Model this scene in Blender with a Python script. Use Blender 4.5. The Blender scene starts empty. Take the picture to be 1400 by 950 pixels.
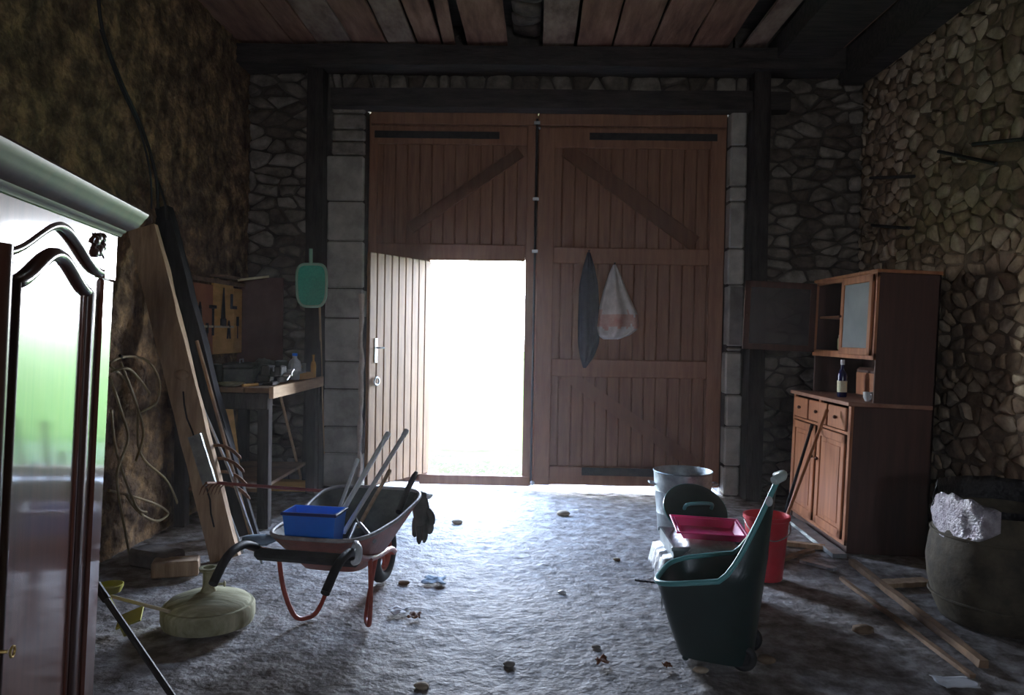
import bpy, math, random
from mathutils import Vector, Matrix, noise as mn
R = math.radians
random.seed(7)
SC = bpy.context.scene
COL = SC.collection
# ------------------------------------------------------------------ camera
EYE = Vector((0, 0, 1.6)); F = 1050.0
CR = Matrix.Rotation(R(1.36), 3, 'Z') @ Matrix.Rotation(R(90 - 1.09), 3, 'X') @ Matrix.Rotation(R(1.0), 3, 'Z')
cam = bpy.data.cameras.new('camera'); cam.sensor_width = 36; cam.lens = 36 * F / 1400; cam.clip_start = .05
camo = bpy.data.objects.new('camera', cam); COL.objects.link(camo)
camo.matrix_world = Matrix.Translation(EYE) @ CR.to_4x4()
SC.camera = camo
# ------------------------------------------------------------------ view, world, sun
SC.view_settings.view_transform = 'Standard'; SC.view_settings.look = 'None'
SC.view_settings.exposure = 0.0; SC.view_settings.gamma = 1.0; SC.view_settings.use_curve_mapping = False
W = bpy.data.worlds.new('world'); SC.world = W; W.use_nodes = True
nt = W.node_tree; bg = nt.nodes['Background']
tc = nt.nodes.new('ShaderNodeTexCoord'); sp = nt.nodes.new('ShaderNodeSeparateXYZ'); rp = nt.nodes.new('ShaderNodeValToRGB')
nt.links.new(tc.outputs['Generated'], sp.inputs[0]); nt.links.new(sp.outputs['Z'], rp.inputs[0])
rp.color_ramp.elements[0].position = 0.0; rp.color_ramp.elements[0].color = (.93, .96, 1, 1)
rp.color_ramp.elements[1].position = .6; rp.color_ramp.elements[1].color = (.36, .56, .95, 1)
nt.links.new(rp.outputs[0], bg.inputs[0]); bg.inputs[1].default_value = 52.0
sun = bpy.data.lights.new('sun', 'SUN'); sun.energy = 18; sun.angle = R(.6); sun.color = (1, .95, .86)
suno = bpy.data.objects.new('sun', sun); COL.objects.link(suno); suno.rotation_euler = (R(38), 0, R(-25))
def portal(loc, rot, sx, sy):
    l = bpy.data.lights.new('sky_portal', 'AREA'); l.shape = 'RECTANGLE'; l.size = sx; l.size_y = sy; l.cycles.is_portal = True
    o = bpy.data.objects.new('sky_portal', l); COL.objects.link(o); o.location = loc; o.rotation_euler = rot
portal((-.53, 8.1, 1.25), (R(-90), 0, 0), 1.1, 2.3)
portal((.9, -3.3, 2.1), (R(90), 0, 0), .9, .8)

def ray(px, py): return CR @ Vector(((px - 700) / F, -(py - 475) / F, -1))
def at(px, py, y):                     # the point of depth y seen at a pixel
    d = ray(px, py); return EYE + d * (y / d.y)
def atx(px, py, x):                    # on the vertical plane X = x
    d = ray(px, py); return EYE + d * (x / d.x)
def fl(px, py, z=0.0):                 # on the horizontal plane Z = z
    d = ray(px, py); return EYE + d * ((z - 1.6) / d.z)
def proj(p):
    q = CR.transposed() @ (Vector(p) - EYE)
    if q.z > -.1: return None
    return (700 + F * q.x / -q.z, 475 - F * q.y / -q.z)

# ------------------------------------------------------------------ materials
MATS = {}
def mat(name, c1, c2=None, scale=6, rough=.8, bump=.3, stretch=(1, 1, 1), metal=0, spec=.5, world=False, c3=None, dist=.01, coat=0, detail=8, p=(.35, .65), trans=0, alpha=1):
    if name in MATS: return MATS[name]
    m = bpy.data.materials.new(name); m.use_nodes = True; MATS[name] = m
    t = m.node_tree; b = t.nodes['Principled BSDF']; N = t.nodes.new; L = t.links.new
    b.inputs['Roughness'].default_value = rough; b.inputs['Metallic'].default_value = metal
    b.inputs['Specular IOR Level'].default_value = spec; b.inputs['Coat Weight'].default_value = coat
    b.inputs['Coat Roughness'].default_value = .07
    b.inputs['Transmission Weight'].default_value = trans; b.inputs['Alpha'].default_value = alpha
    mp = N('ShaderNodeMapping'); mp.inputs['Scale'].default_value = stretch
    if world: g = N('ShaderNodeNewGeometry'); L(g.outputs['Position'], mp.inputs[0])
    else: g = N('ShaderNodeTexCoord'); L(g.outputs['Object'], mp.inputs[0])
    n = N('ShaderNodeTexNoise'); n.inputs['Scale'].default_value = scale; n.inputs['Detail'].default_value = detail; n.inputs['Roughness'].default_value = .65
    L(mp.outputs[0], n.inputs[0])
    r = N('ShaderNodeValToRGB'); e = r.color_ramp.elements
    e[0].position = p[0]; e[1].position = p[1]; e[0].color = (*c1, 1); e[1].color = (*(c2 or c1), 1)
    if c3: q = e.new((p[0] + p[1]) / 2); q.color = (*c3, 1)
    L(n.outputs[0], r.inputs[0]); L(r.outputs[0], b.inputs['Base Color'])
    if bump:
        n2 = N('ShaderNodeTexNoise'); n2.inputs['Scale'].default_value = scale * 3.7; n2.inputs['Detail'].default_value = 6
        L(mp.outputs[0], n2.inputs[0])
        bp = N('ShaderNodeBump'); bp.inputs['Strength'].default_value = bump; bp.inputs['Distance'].default_value = dist
        L(n2.outputs[0], bp.inputs['Height']); L(bp.outputs[0], b.inputs['Normal'])
    return m
M_mortar = mat('mortar', (.10, .07, .045), (.24, .17, .11), 5, .95, .8, world=True, dist=.02)
M_mortar_dark = mat('dark_mortar', (.035, .03, .028), (.10, .085, .07), 5, .95, .8, world=True, dist=.02)
M_render = mat('rough_lime_render', (.055, .028, .016), (.42, .26, .125), 6, .95, 1, world=True, dist=.03, c3=(.17, .105, .055), p=(.36, .66))
ST_R = [mat('tan_stone', (.2, .135, .085), (.46, .34, .22), 9, .9, .6, world=True, dist=.008), mat('pale_stone', (.3, .225, .155), (.56, .45, .32), 9, .9, .6, world=True, dist=.008), mat('brown_stone', (.13, .085, .05), (.28, .19, .12), 9, .9, .6, world=True, dist=.008)]
ST_B = [mat('grey_stone', (.1, .085, .07), (.25, .215, .18), 9, .9, .6, world=True, dist=.008), mat('light_grey_stone', (.15, .135, .115), (.34, .3, .26), 9, .9, .6, world=True, dist=.008), mat('dark_grey_stone', (.06, .048, .04), (.16, .125, .1), 9, .9, .6, world=True, dist=.008)]
ST_L = [mat('ochre_rubble', (.11, .07, .035), (.33, .225, .115), 4, .95, .8, world=True, dist=.01), mat('brown_rubble', (.08, .05, .028), (.25, .165, .085), 4, .95, .8, world=True, dist=.01), mat('red_rubble', (.1, .05, .028), (.26, .14, .08), 4, .95, .8, world=True, dist=.01)]
M_ashlar = mat('ashlar_limestone', (.3, .28, .25), (.5, .48, .43), 5, .9, .5, world=True, dist=.006)
M_earth = mat('trodden_earth', (.10, .08, .066), (.45, .43, .42), 9, .7, 1, world=True, c3=(.25, .225, .21), dist=.012, p=(.36, .66), spec=.5)
M_clod = mat('dry_clod', (.16, .13, .1), (.45, .44, .42), 30, .8, .5, world=True)
M_straw = mat('straw', (.28, .22, .12), (.5, .42, .26), 20, .8, 0, world=True)
M_door = mat('stained_door_board', (.18, .078, .04), (.29, .14, .075), 4, .6, .35, (6, 6, .5), world=True, dist=.004)
M_doorf = mat('stained_door_frame', (.21, .092, .047), (.32, .15, .08), 4, .6, .35, (5, 5, .6), world=True, dist=.004)
M_wicket = mat('wicket_board', (.14, .065, .025), (.24, .125, .05), 4, .6, .3, (6, 6, .5), world=True, dist=.004)
M_ceil = mat('ceiling_board', (.15, .07, .045), (.36, .2, .14), 3, .85, .5, (3, .5, 1), world=True, c3=(.25, .125, .085))
M_ceil2 = mat('limewashed_board', (.15, .085, .07), (.36, .26, .2), 4, .85, .5, (2, .7, 1), world=True)
M_beam = mat('dark_old_oak', (.018, .015, .014), (.06, .048, .042), 5, .85, .6, (.6, 4, 4), world=True)
M_post = mat('blackened_post', (.02, .017, .016), (.055, .045, .042), 5, .97, .6, (4, 4, .6), world=True, spec=.1)
M_iron = mat('black_iron', (.012, .012, .013), (.035, .03, .028), 20, .6, .3, metal=.3)
M_rust = mat('rusty_iron', (.1, .04, .02), (.22, .1, .05), 25, .75, .5, metal=.3)
M_steel = mat('worn_steel', (.35, .36, .37), (.55, .56, .57), 25, .38, .2, metal=.8)
M_galv = mat('galvanised_steel', (.2, .23, .24), (.42, .46, .47), 9, .45, .15, metal=.7)
M_alu = mat('painted_aluminium', (.7, .75, .76), (.85, .88, .88), 12, .4, .1)
M_ward = mat('polished_cherry', (.085, .022, .012), (.17, .05, .028), 2.5, .3, .02, (6, 6, .35), coat=1, dist=.002, spec=.3)
M_wardd = mat('shade_dark_cherry', (.04, .012, .008), (.075, .025, .016), 3, .3, .1, (6, 6, .4), coat=.5, dist=.003)  # cherry darkened in colour for shaded mouldings and their dark reflections
M_plank = mat('weathered_plank', (.26, .16, .09), (.52, .36, .22), 3, .85, .6, (5, 5, .5), dist=.006)
M_tar = mat('tarred_timber', (.008, .008, .01), (.028, .026, .03), 6, .85, .5, (4, 4, .6), spec=.15)
M_ply = mat('orange_plywood', (.62, .32, .07), (.85, .5, .16), 3, .7, .1, (1, 1, 4), dist=.002)
M_bench = mat('workbench_wood', (.13, .08, .05), (.33, .2, .11), 5, .8, .4)
M_black = mat('black_rubber', (.012, .012, .013), (.025, .025, .027), 20, .6, .1)
M_cable = mat('black_cable', (.01, .009, .01), None, 5, .55, 0)
M_hose = mat('yellow_hose', (.25, .19, .09), (.38, .3, .15), 12, .6, .1)
M_cem = mat('green_stained_cement', (.2, .19, .09), (.6, .58, .38), 4, .9, .6, (1, 5, 1), dist=.004)
M_red = mat('red_paint', (.33, .055, .035), (.48, .1, .06), 9, .45, .2)
M_tray = mat('barrow_tray', (.03, .04, .035), (.12, .13, .12), 8, .6, .3)
M_trayo = mat('rusted_red_tray', (.2, .045, .025), (.38, .09, .06), 8, .5, .3)
M_blue = mat('blue_plastic', (.008, .2, .85), (.012, .24, .95), 4, .38, 0)
M_green = mat('dark_green_plastic', (.002, .02, .02), (.004, .032, .03), 4, .38, .05)
M_greenr = mat('pale_green_plastic_rim', (.12, .38, .38), None, 4, .3, 0)
M_net = mat('green_net_cloth', (.04, .42, .27), (.07, .58, .38), 60, .7, .3)
M_netf = mat('pale_green_plastic', (.3, .55, .4), None, 6, .5, 0)
M_pink = mat('pink_plastic', (.9, .04, .22), (.95, .07, .28), 4, .35, 0)
M_bred = mat('red_plastic', (.55, .015, .03), (.68, .03, .05), 4, .35, 0)
M_white = mat('white_plastic_film', (.5, .54, .56), (.78, .8, .82), 12, .35, .6, dist=.01)
M_bag = mat('translucent_white_bag', (.5, .48, .46), (.7, .68, .66), 8, .45, .6, dist=.01)
M_bagred = mat('red_printed_film', (.5, .27, .22), (.6, .45, .4), 7, .45, .5)
M_cloth = mat('dark_blue_cloth', (.012, .014, .03), (.03, .033, .055), 14, .95, .6, dist=.01)
M_glove = mat('grey_leather', (.05, .055, .05), (.1, .1, .085), 14, .9, .6, dist=.006)
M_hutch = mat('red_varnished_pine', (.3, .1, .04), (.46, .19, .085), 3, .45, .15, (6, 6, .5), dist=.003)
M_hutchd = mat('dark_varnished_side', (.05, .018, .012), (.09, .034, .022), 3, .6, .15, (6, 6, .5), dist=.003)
M_top = mat('worn_worktop', (.24, .1, .06), (.38, .19, .12), 8, .5, .2)
M_glass = mat('dusty_glass', (.32, .36, .38), (.45, .48, .5), 3, .3, .1, alpha=.55)
M_mesh = mat('dusty_backlit_glass', (.09, .08, .09), (.13, .12, .12), 3, .4, .1, alpha=.55)  # pane colour darkened for a door seen against the light
M_barrel = mat('brown_mottled_drum', (.035, .027, .016), (.11, .09, .055), 7, .8, .6, dist=.008)
M_foil = mat('crumpled_foil_film', (.4, .36, .42), (.75, .72, .76), 20, .28, 1, metal=.55, dist=.02)
M_liner = mat('black_bin_liner', (.006, .006, .008), (.015, .015, .018), 12, .4, .8, dist=.02)
M_lawn = mat('lawn', (.042, .076, .0185), (.07, .112, .029), 4, .9, .5, world=True, spec=0)
M_blade = mat('grass_blade', (.042, .076, .0185), (.07, .112, .029), 3, .7, 0, world=True)
M_brass = mat('brass', (.5, .35, .12), None, 5, .35, 0, metal=.9)
M_paper = mat('white_paper', (.6, .62, .64), (.75, .76, .78), 8, .8, .3)
M_yel = mat('yellow_green_plastic', (.5, .48, .06), (.62, .6, .14), 8, .5, .1)
M_cream = mat('cream_wood', (.6, .5, .3), (.72, .62, .42), 6, .6, .1, (1, 1, .3))
M_leaf = mat('dead_leaf', (.14, .05, .025), (.26, .11, .05), 9, .8, .3)
M_bluebag = mat('pale_blue_cloth', (.22, .33, .45), (.35, .46, .58), 9, .9, .5)

# ------------------------------------------------------------------ mesh builder
class MB:
    def __init__(s): s.v = []; s.f = []; s.m = []
    def add(s, vs, fs, mi=0):
        n = len(s.v); s.v += [tuple(v) for v in vs]; s.f += [tuple(i + n for i in f) for f in fs]; s.m += [mi] * len(fs); return s
    def box(s, a, b, mi=0, bev=0.0, rot=None, c=None):
        x0, y0, z0 = (min(a[i], b[i]) for i in range(3)); x1, y1, z1 = (max(a[i], b[i]) for i in range(3))
        e = min(bev, (x1 - x0) / 2.1, (y1 - y0) / 2.1, (z1 - z0) / 2.1)
        if e <= 0:
            vs = [(x, y, z) for z in (z0, z1) for y in (y0, y1) for x in (x0, x1)]
            fs = [(0, 2, 3, 1), (4, 5, 7, 6), (0, 1, 5, 4), (2, 6, 7, 3), (0, 4, 6, 2), (1, 3, 7, 5)]
        else:
            vs = []; 
            for z, zi in ((z0, 1), (z1, -1)):
                for y, yi in ((y0, 1), (y1, -1)):
                    for x, xi in ((x0, 1), (x1, -1)):
                        vs += [(x, y + yi * e, z + zi * e), (x + xi * e, y, z + zi * e), (x + xi * e, y + yi * e, z)]
            X = lambda i: i * 3; Y = lambda i: i * 3 + 1; Z = lambda i: i * 3 + 2
            fs = [(Z(0), Z(2), Z(3), Z(1)), (Z(4), Z(5), Z(7), Z(6)), (Y(0), Y(1), Y(5), Y(4)), (Y(2), Y(6), Y(7), Y(3)), (X(0), X(4), X(6), X(2)), (X(1), X(3), X(7), X(5))]
            for i, j in ((0, 1), (2, 3), (4, 5), (6, 7)): fs.append((Y(i), Y(j), Z(j), Z(i)))
            for i, j in ((0, 2), (1, 3), (4, 6), (5, 7)): fs.append((X(i), X(j), Z(j), Z(i)))
            for i, j in ((0, 4), (1, 5), (2, 6), (3, 7)): fs.append((X(i), X(j), Y(j), Y(i)))
            for i in range(8): fs.append((X(i), Y(i), Z(i)))
        if rot is not None:
            cc = Vector(c) if c else (Vector(a) + Vector(b)) / 2
            vs = [cc + rot @ (Vector(v) - cc) for v in vs]
        return s.add(vs, fs, mi)
    def tube(s, pts, r, seg=8, mi=0, cap=True, closed=False, flat=1.0):
        pts = [Vector(p) for p in pts]; n = len(pts); rs = r if isinstance(r, (list, tuple)) else [r] * n
        vs = []; up = None
        for i in range(n):
            a = pts[(i - 1) % n] if (i or closed) else pts[0]; b = pts[(i + 1) % n] if (i < n - 1 or closed) else pts[-1]
            t = (b - a).normalized()
            if up is None: up = t.orthogonal().normalized()
            up = (up - t * up.dot(t)); up = up.normalized() if up.length > 1e-6 else t.orthogonal().normalized()
            w = t.cross(up)
            for k in range(seg):
                q = 2 * math.pi * k / seg; vs.append(pts[i] + (up * math.cos(q) + w * math.sin(q) * flat) * rs[i])
        fs = []
        for i in range(n if closed else n - 1):
            for k in range(seg):
                a = i * seg + k; b = i * seg + (k + 1) % seg; c = ((i + 1) % n) * seg
                fs.append((a, b, c + (k + 1) % seg, c + k))
        if cap and not closed: fs += [tuple(reversed(range(seg))), tuple(range((n - 1) * seg, n * seg))]
        return s.add(vs, fs, mi)
    def lathe(s, prof, c=(0, 0, 0), seg=32, mi=0, wob=None):
        vs = []; fs = []; c = Vector(c); n = len(prof)
        for i, (r, z) in enumerate(prof):
            for k in range(seg):
                q = 2 * math.pi * k / seg; rr = r * (wob(q, z) if wob else 1)
                vs.append(c + Vector((rr * math.cos(q), rr * math.sin(q), z)))
        for i in range(n - 1):
            for k in range(seg): fs.append((i * seg + k, i * seg + (k + 1) % seg, (i + 1) * seg + (k + 1) % seg, (i + 1) * seg + k))
        fs.append(tuple(reversed(range(seg)))); fs.append(tuple(range((n - 1) * seg, n * seg)))
        return s.add(vs, fs, mi)
    def prism(s, poly, O, U, V, Nn, d0, d1, mi=0):      # poly in (u,v), extruded along N from d0 to d1
        O, U, V, Nn = map(Vector, (O, U, V, Nn)); n = len(poly)
        vs = [O + U * u + V * v + Nn * d for d in (d0, d1) for u, v in poly]
        fs = [tuple(reversed(range(n))), tuple(range(n, 2 * n))] + [(i, (i + 1) % n, n + (i + 1) % n, n + i) for i in range(n)]
        return s.add(vs, fs, mi)
    def grid(s, fn, nu, nv, mi=0, th=0.0):              # fn(i/nu, j/nv) -> point, optional thickness
        vs = [Vector(fn(i / nu, j / nv)) for j in range(nv + 1) for i in range(nu + 1)]
        w = nu + 1; fs = [(j * w + i, j * w + i + 1, (j + 1) * w + i + 1, (j + 1) * w + i) for j in range(nv) for i in range(nu)]
        if th:
            nr = [Vector() for _ in vs]
            for f in fs:
                q = (vs[f[1]] - vs[f[0]]).cross(vs[f[3]] - vs[f[0]])
                for i in f: nr[i] += q
            m = len(vs); vs2 = [v - (a.normalized() if a.length else a) * th for v, a in zip(vs, nr)]
            b = [i for i in range(w)] + [j * w + nu for j in range(1, nv + 1)] + [nv * w + i for i in range(nu - 1, -1, -1)] + [j * w for j in range(nv - 1, 0, -1)]
            fs2 = [tuple(reversed([i + m for i in f])) for f in fs] + [(b[k], b[k] + m, b[(k + 1) % len(b)] + m, b[(k + 1) % len(b)]) for k in range(len(b))]
            vs = vs + vs2; fs = fs + fs2
        return s.add(vs, fs, mi)
    def ball(s, c, r, sx=1, sy=1, sz=1, seg=12, mi=0):
        prof = [(r * math.sin(math.pi * i / 8) + 1e-4, -r * math.cos(math.pi * i / 8)) for i in range(9)]
        n = len(s.v); s.lathe(prof, (0, 0, 0), seg, mi)
        for i in range(n, len(s.v)):
            v = s.v[i]; s.v[i] = (c[0] + v[0] * sx, c[1] + v[1] * sy, c[2] + v[2] * sz)
        return s
    def build(s, name, mats, parent=None, smooth=None, origin=None, local=True):
        """vertices are in the parent's space (world when parent is None)"""
        if not isinstance(mats, (list, tuple)): mats = [mats]
        if origin is None and s.v and parent is None:
            xs, ys, zs = zip(*s.v); origin = ((min(xs) + max(xs)) / 2, (min(ys) + max(ys)) / 2, min(zs))
        origin = origin or (0, 0, 0)
        me = bpy.data.meshes.new(name)
        me.from_pydata([(v[0] - origin[0], v[1] - origin[1], v[2] - origin[2]) for v in s.v], [], s.f)
        for m in mats: me.materials.append(m)
        if len(mats) > 1: me.polygons.foreach_set('material_index', s.m)
        me.update()
        if smooth:
            me.polygons.foreach_set('use_smooth', [True] * len(me.polygons))
            if smooth < 179: me.set_sharp_from_angle(angle=R(smooth))
        o = bpy.data.objects.new(name, me); COL.objects.link(o); o.location = origin
        if parent is not None: o.parent = parent
        return o
def fix_normals(o):
    import bmesh
    b = bmesh.new(); b.from_mesh(o.data); bmesh.ops.recalc_face_normals(b, faces=b.faces); b.to_mesh(o.data); b.free(); return o
def tag(o, label=None, cat=None, group=None, kind=None):
    if label: o['label'] = label
    if cat: o['category'] = cat
    if group: o['group'] = group
    if kind: o['kind'] = kind
    return o
def thing(name, label, cat, loc=(0, 0, 0), rz=0, group=None, kind=None, rot=None):
    o = bpy.data.objects.new(name, None); COL.objects.link(o); o.location = loc; o.rotation_euler = rot or (0, 0, rz)
    o.empty_display_size = .1
    return tag(o, label, cat, group, kind)
def struct(o, label, cat): return tag(o, label, cat, kind='structure')
def lerp(a, b, t): return a + (b - a) * t
def smooth_path(pts, n=6):
    P = [Vector(p) for p in pts]; out = []
    for i in range(len(P) - 1):
        p0 = P[max(i - 1, 0)]; p1 = P[i]; p2 = P[i + 1]; p3 = P[min(i + 2, len(P) - 1)]
        for k in range(n):
            t = k / n; out.append(.5 * ((2 * p1) + (p2 - p0) * t + (2 * p0 - 5 * p1 + 4 * p2 - p3) * t * t + (3 * p1 - p0 - 3 * p2 + p3) * t ** 3))
    return out + [P[-1]]

# ------------------------------------------------------------------ rubble masonry
def clip(poly, a, b, c):                              # keep a*u+b*v <= c
    out = []
    for i in range(len(poly)):
        p, q = poly[i], poly[(i + 1) % len(poly)]
        dp = a * p[0] + b * p[1] - c; dq = a * q[0] + b * q[1] - c
        if dp <= 0: out.append(p)
        if (dp < 0 < dq) or (dq < 0 < dp):
            t = dp / (dp - dq); out.append((p[0] + (q[0] - p[0]) * t, p[1] + (q[1] - p[1]) * t))
    return out
def cells(u0, u1, v0, v1, w, h, jit=.42, asp=1.0):
    seeds = []; v = v0 + h / 2; k = 0
    while v < v1 + h * .3:
        u = u0 + (w * .5 if k % 2 else 0) + random.uniform(0, w * .3)
        while u < u1 + w * .4:
            if random.random() > .07: seeds.append((u + random.uniform(-jit, jit) * w, v + random.uniform(-jit, jit) * h))
            u += w * random.uniform(.65, 1.4)
        v += h * random.uniform(.85, 1.15); k += 1
    G = {}
    for s_ in seeds: G.setdefault((int(s_[0] // (w * 1.6)), int(s_[1] // (h * 1.8))), []).append(s_)
    K = w / h * asp; out = []
    for s_ in seeds:
        poly = [(max(u0, s_[0] - 1.3 * w), max(v0, s_[1] - 1.3 * h)), (min(u1, s_[0] + 1.3 * w), max(v0, s_[1] - 1.3 * h)), (min(u1, s_[0] + 1.3 * w), min(v1, s_[1] + 1.3 * h)), (max(u0, s_[0] - 1.3 * w), min(v1, s_[1] + 1.3 * h))]
        if poly[0][0] >= poly[1][0] or poly[0][1] >= poly[2][1]: continue
        ci, cj = int(s_[0] // (w * 1.6)), int(s_[1] // (h * 1.8))
        for i in (-1, 0, 1):
            for j in (-1, 0, 1):
                for q in G.get((ci + i, cj + j), ()):
                    if q is s_ or len(poly) < 3: continue
                    a = q[0] - s_[0]; b = (q[1] - s_[1]) * K * K
                    c = a * (q[0] + s_[0]) / 2 + b * (q[1] + s_[1]) / 2
                    poly = clip(poly, a, b, c)
        if len(poly) >= 3: out.append(poly)
    return out
def stone_mesh(poly, O, U, V, Nn, gap, dep, mb, mi, base=-.02):
    n = len(poly); cu = sum(p[0] for p in poly) / n; cv = sum(p[1] for p in poly) / n
    # cut the corners a little so that stones look rounded
    q = []
    for i in range(n):
        p = poly[i]; a = poly[i - 1]; b = poly[(i + 1) % n]
        if n <= 6: q += [(lerp(p[0], a[0], .2), lerp(p[1], a[1], .2)), (lerp(p[0], b[0], .2), lerp(p[1], b[1], .2))]
        else: q.append((lerp(p[0], cu, .05), lerp(p[1], cv, .05)))
    q2 = []
    for p in q:
        d = math.hypot(p[0] - cu, p[1] - cv) + 1e-6; k = max(.3, (d - gap * random.uniform(.6, 1.5)) / d); q2.append((cu + (p[0] - cu) * k, cv + (p[1] - cv) * k))
    if q2 and max(abs(p[0] - cu) for p in q2) < .012: return False
    n = len(q2); tilt = (random.uniform(-.25, .25), random.uniform(-.2, .2))
    vs = []
    for k, d in ((1.0, base), (.96, dep * .55), (.72, dep)):
        for p in q2:
            du, dv = (p[0] - cu) * k, (p[1] - cv) * k
            vs.append(O + U * (cu + du) + V * (cv + dv) + Nn * (d + (tilt[0] * du + tilt[1] * dv + random.uniform(-.1, .1) * dep if d > 0 else 0)))
    vs.append(O + U * cu + V * cv + Nn * dep * random.uniform(.95, 1.15))
    fs = []
    for r_ in (0, 1):
        for i in range(n): fs.append((r_ * n + i, r_ * n + (i + 1) % n, (r_ + 1) * n + (i + 1) % n, (r_ + 1) * n + i))
    for i in range(n): fs.append((2 * n + i, 2 * n + (i + 1) % n, 3 * n))
    mb.add(vs, fs, mi); return True
def masonry(wall, rects, O, U, V, Nn, mats, gap=.008, dep=(.015, .05), parts=290, wts=(5, 3, 3)):
    O, U, V, Nn = map(Vector, (O, U, V, Nn)); st = []
    for (u0, u1, v0, v1, w, h) in rects:
        for poly in cells(u0, u1, v0, v1, w, h):
            cu = sum(p[0] for p in poly) / len(poly); cv = sum(p[1] for p in poly) / len(poly)
            q = proj(O + U * cu + V * cv); vis = q and -10 < q[0] < 1410 and -10 < q[1] < 960
            ar = abs(sum(poly[i - 1][0] * poly[i][1] - poly[i][0] * poly[i - 1][1] for i in range(len(poly)))) / 2
            dist = (O + U * cu + V * cv - EYE)
            st.append(((ar * abs(dist.dot(Nn)) / dist.length ** 3) if vis else -1, poly))
    st.sort(key=lambda t: -t[0]); rest = MB(); k = 0
    for sc_, poly in st:
        mi = random.choices(range(len(mats)), wts)[0]; d = random.uniform(*dep)
        if sc_ > 0 and k < parts:
            mb = MB()
            if stone_mesh(poly, O, U, V, Nn, gap, d, mb, 0):
                c = mb.v[-1]; mb.build('stone', mats[mi], wall, smooth=50, origin=c); k += 1
        else: stone_mesh(poly, O, U, V, Nn, gap, d, rest, mi)
    if rest.f: tag(rest.build('rubble_stones', mats, wall, smooth=50), kind='stuff')

# ------------------------------------------------------------------ floor, walls, ceiling
XL, XR, YB, YR, ZC = -2.9, 3.28, 7.78, -3.0, 4.38
def hgt(x, y):
    v = Vector((x, y, 0))
    return .014 * mn.noise(v * 1.3) + .005 * mn.noise(v * 4.1) + .005 * mn.noise(v * 13) + .007 * max(0, mn.noise(v * 27)) 
def floor_mesh():
    xs = []; x = XL - .1
    ys = []; y = YR
    while y < 8.3: ys.append(y); y += (.3 if y < 2.2 else .02)
    while x < XR + .1: xs.append(x); x += .02
    vs = [(x, y, hgt(x, y) - .012) for y in ys for x in xs]; w = len(xs)
    fs = [(j * w + i, j * w + i + 1, (j + 1) * w + i + 1, (j + 1) * w + i) for j in range(len(ys) - 1) for i in range(w - 1)]
    m = MB(); m.add(vs, fs); return m
floor = struct(floor_mesh().build('floor', M_earth, smooth=180), 'uneven trodden earth floor of the barn, grey with dust', 'floor')
cl = MB()                                             # clods and grit
for _ in range(11000):
    y = random.uniform(2.7, 7.7); x = random.uniform(XL + .05, XR - .1)
    r = random.choice((.004, .006, .006, .009, .014)) * random.uniform(.7, 1.3); z = hgt(x, y) - .012
    vs = [Vector((x, y, z + r * .8))] + [Vector((x + r * random.uniform(.7, 1.4) * math.cos(k * 1.2566 + .3), y + r * random.uniform(.7, 1.4) * math.sin(k * 1.2566 + .3), z + random.uniform(-.1, .2) * r)) for k in range(5)]
    cl.add(vs, [(0, 1 + k, 1 + (k + 1) % 5) for k in range(5)])
tag(cl.build('clods', M_clod, floor, origin=(0, 0, 0)), kind='stuff')
sw = MB()
for _ in range(1500):
    y = random.uniform(2.7, 7.7); x = random.uniform(XL + .05, XR - .1); a = random.uniform(0, 6.28); l = random.uniform(.015, .06); z = hgt(x, y) - .008
    d = Vector((math.cos(a), math.sin(a), random.uniform(-.05, .12))) * l; p = Vector((x, y, z)); s_ = Vector((-math.sin(a), math.cos(a), 0)) * .0018
    sw.add([p - s_, p + s_, p + d + s_, p + d - s_, p + Vector((0, 0, .003))], [(0, 1, 2, 3), (0, 1, 4)])
tag(sw.build('straw', M_straw, floor, origin=(0, 0, 0)), kind='stuff')

def slab(name, a, b, m, label, cat='wall'):
    mb = MB(); mb.box(a, b); return struct(mb.build(name, m, origin=(0, 0, 0)), label, cat)
wl = slab('wall_left', (XL - .4, YR, -.1), (XL, YB + .5, ZC + .5), M_render, 'rough ochre rubble wall along the left side of the barn')
wr = slab('wall_right', (XR, YR, -.1), (XR + .4, YB + .5, ZC + .5), M_mortar, 'pale rubble stone wall along the right side of the barn')
mb = MB()
DX0, DX1 = -1.70, 1.97
mb.box((XL - .1, YB, -.1), (DX0, YB + .45, ZC + .5)); mb.box((DX1, YB, -.1), (XR + .1, YB + .45, ZC + .5)); mb.box((DX0 - .02, YB, 3.9), (DX1 + .02, YB + .45, ZC + .5))
wb = struct(mb.build('wall_back', M_mortar_dark, origin=(0, 0, 0)), 'grey stone gable wall that holds the big barn doors', 'wall')
mb = MB()
mb.box((XL - .1, YR - .4, -.1), (.5, YR, ZC + .5)); mb.box((1.3, YR - .4, -.1), (XR + .1, YR, ZC + .5)); mb.box((.5, YR - .4, -.1), (1.3, YR, 1.8)); mb.box((.5, YR - .4, 2.4), (1.3, YR, ZC + .5))  # unseen opening added in the rear wall to let in fill light
struct(mb.build('wall_rear', M_mortar, origin=(0, 0, 0)), 'rear wall of the barn behind the viewer with a small opening added for fill light', 'wall')
masonry(wr, [(2.6, YB, 0, ZC + .1, .145, .105)], (XR, 0, 0), (0, 1, 0), (0, 0, 1), (-1, 0, 0), ST_R, gap=.010, dep=(.006, .04))
def lw(s_, t):
    y = lerp(2.5, YB, s_); z = lerp(-.02, ZC + .3, t); v = Vector((0, y, z))
    return (XL + .012 + .03 * mn.noise(v * 2.3) + .018 * mn.noise(v * 7) + .013 * mn.noise(v * 15) + .008 * mn.noise(v * 33), y, z)
mb = MB(); mb.grid(lw, 250, 220); mb.build('rough_render', M_render, wl, smooth=180)
QX0, QX1 = -2.08, 2.12
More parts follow.
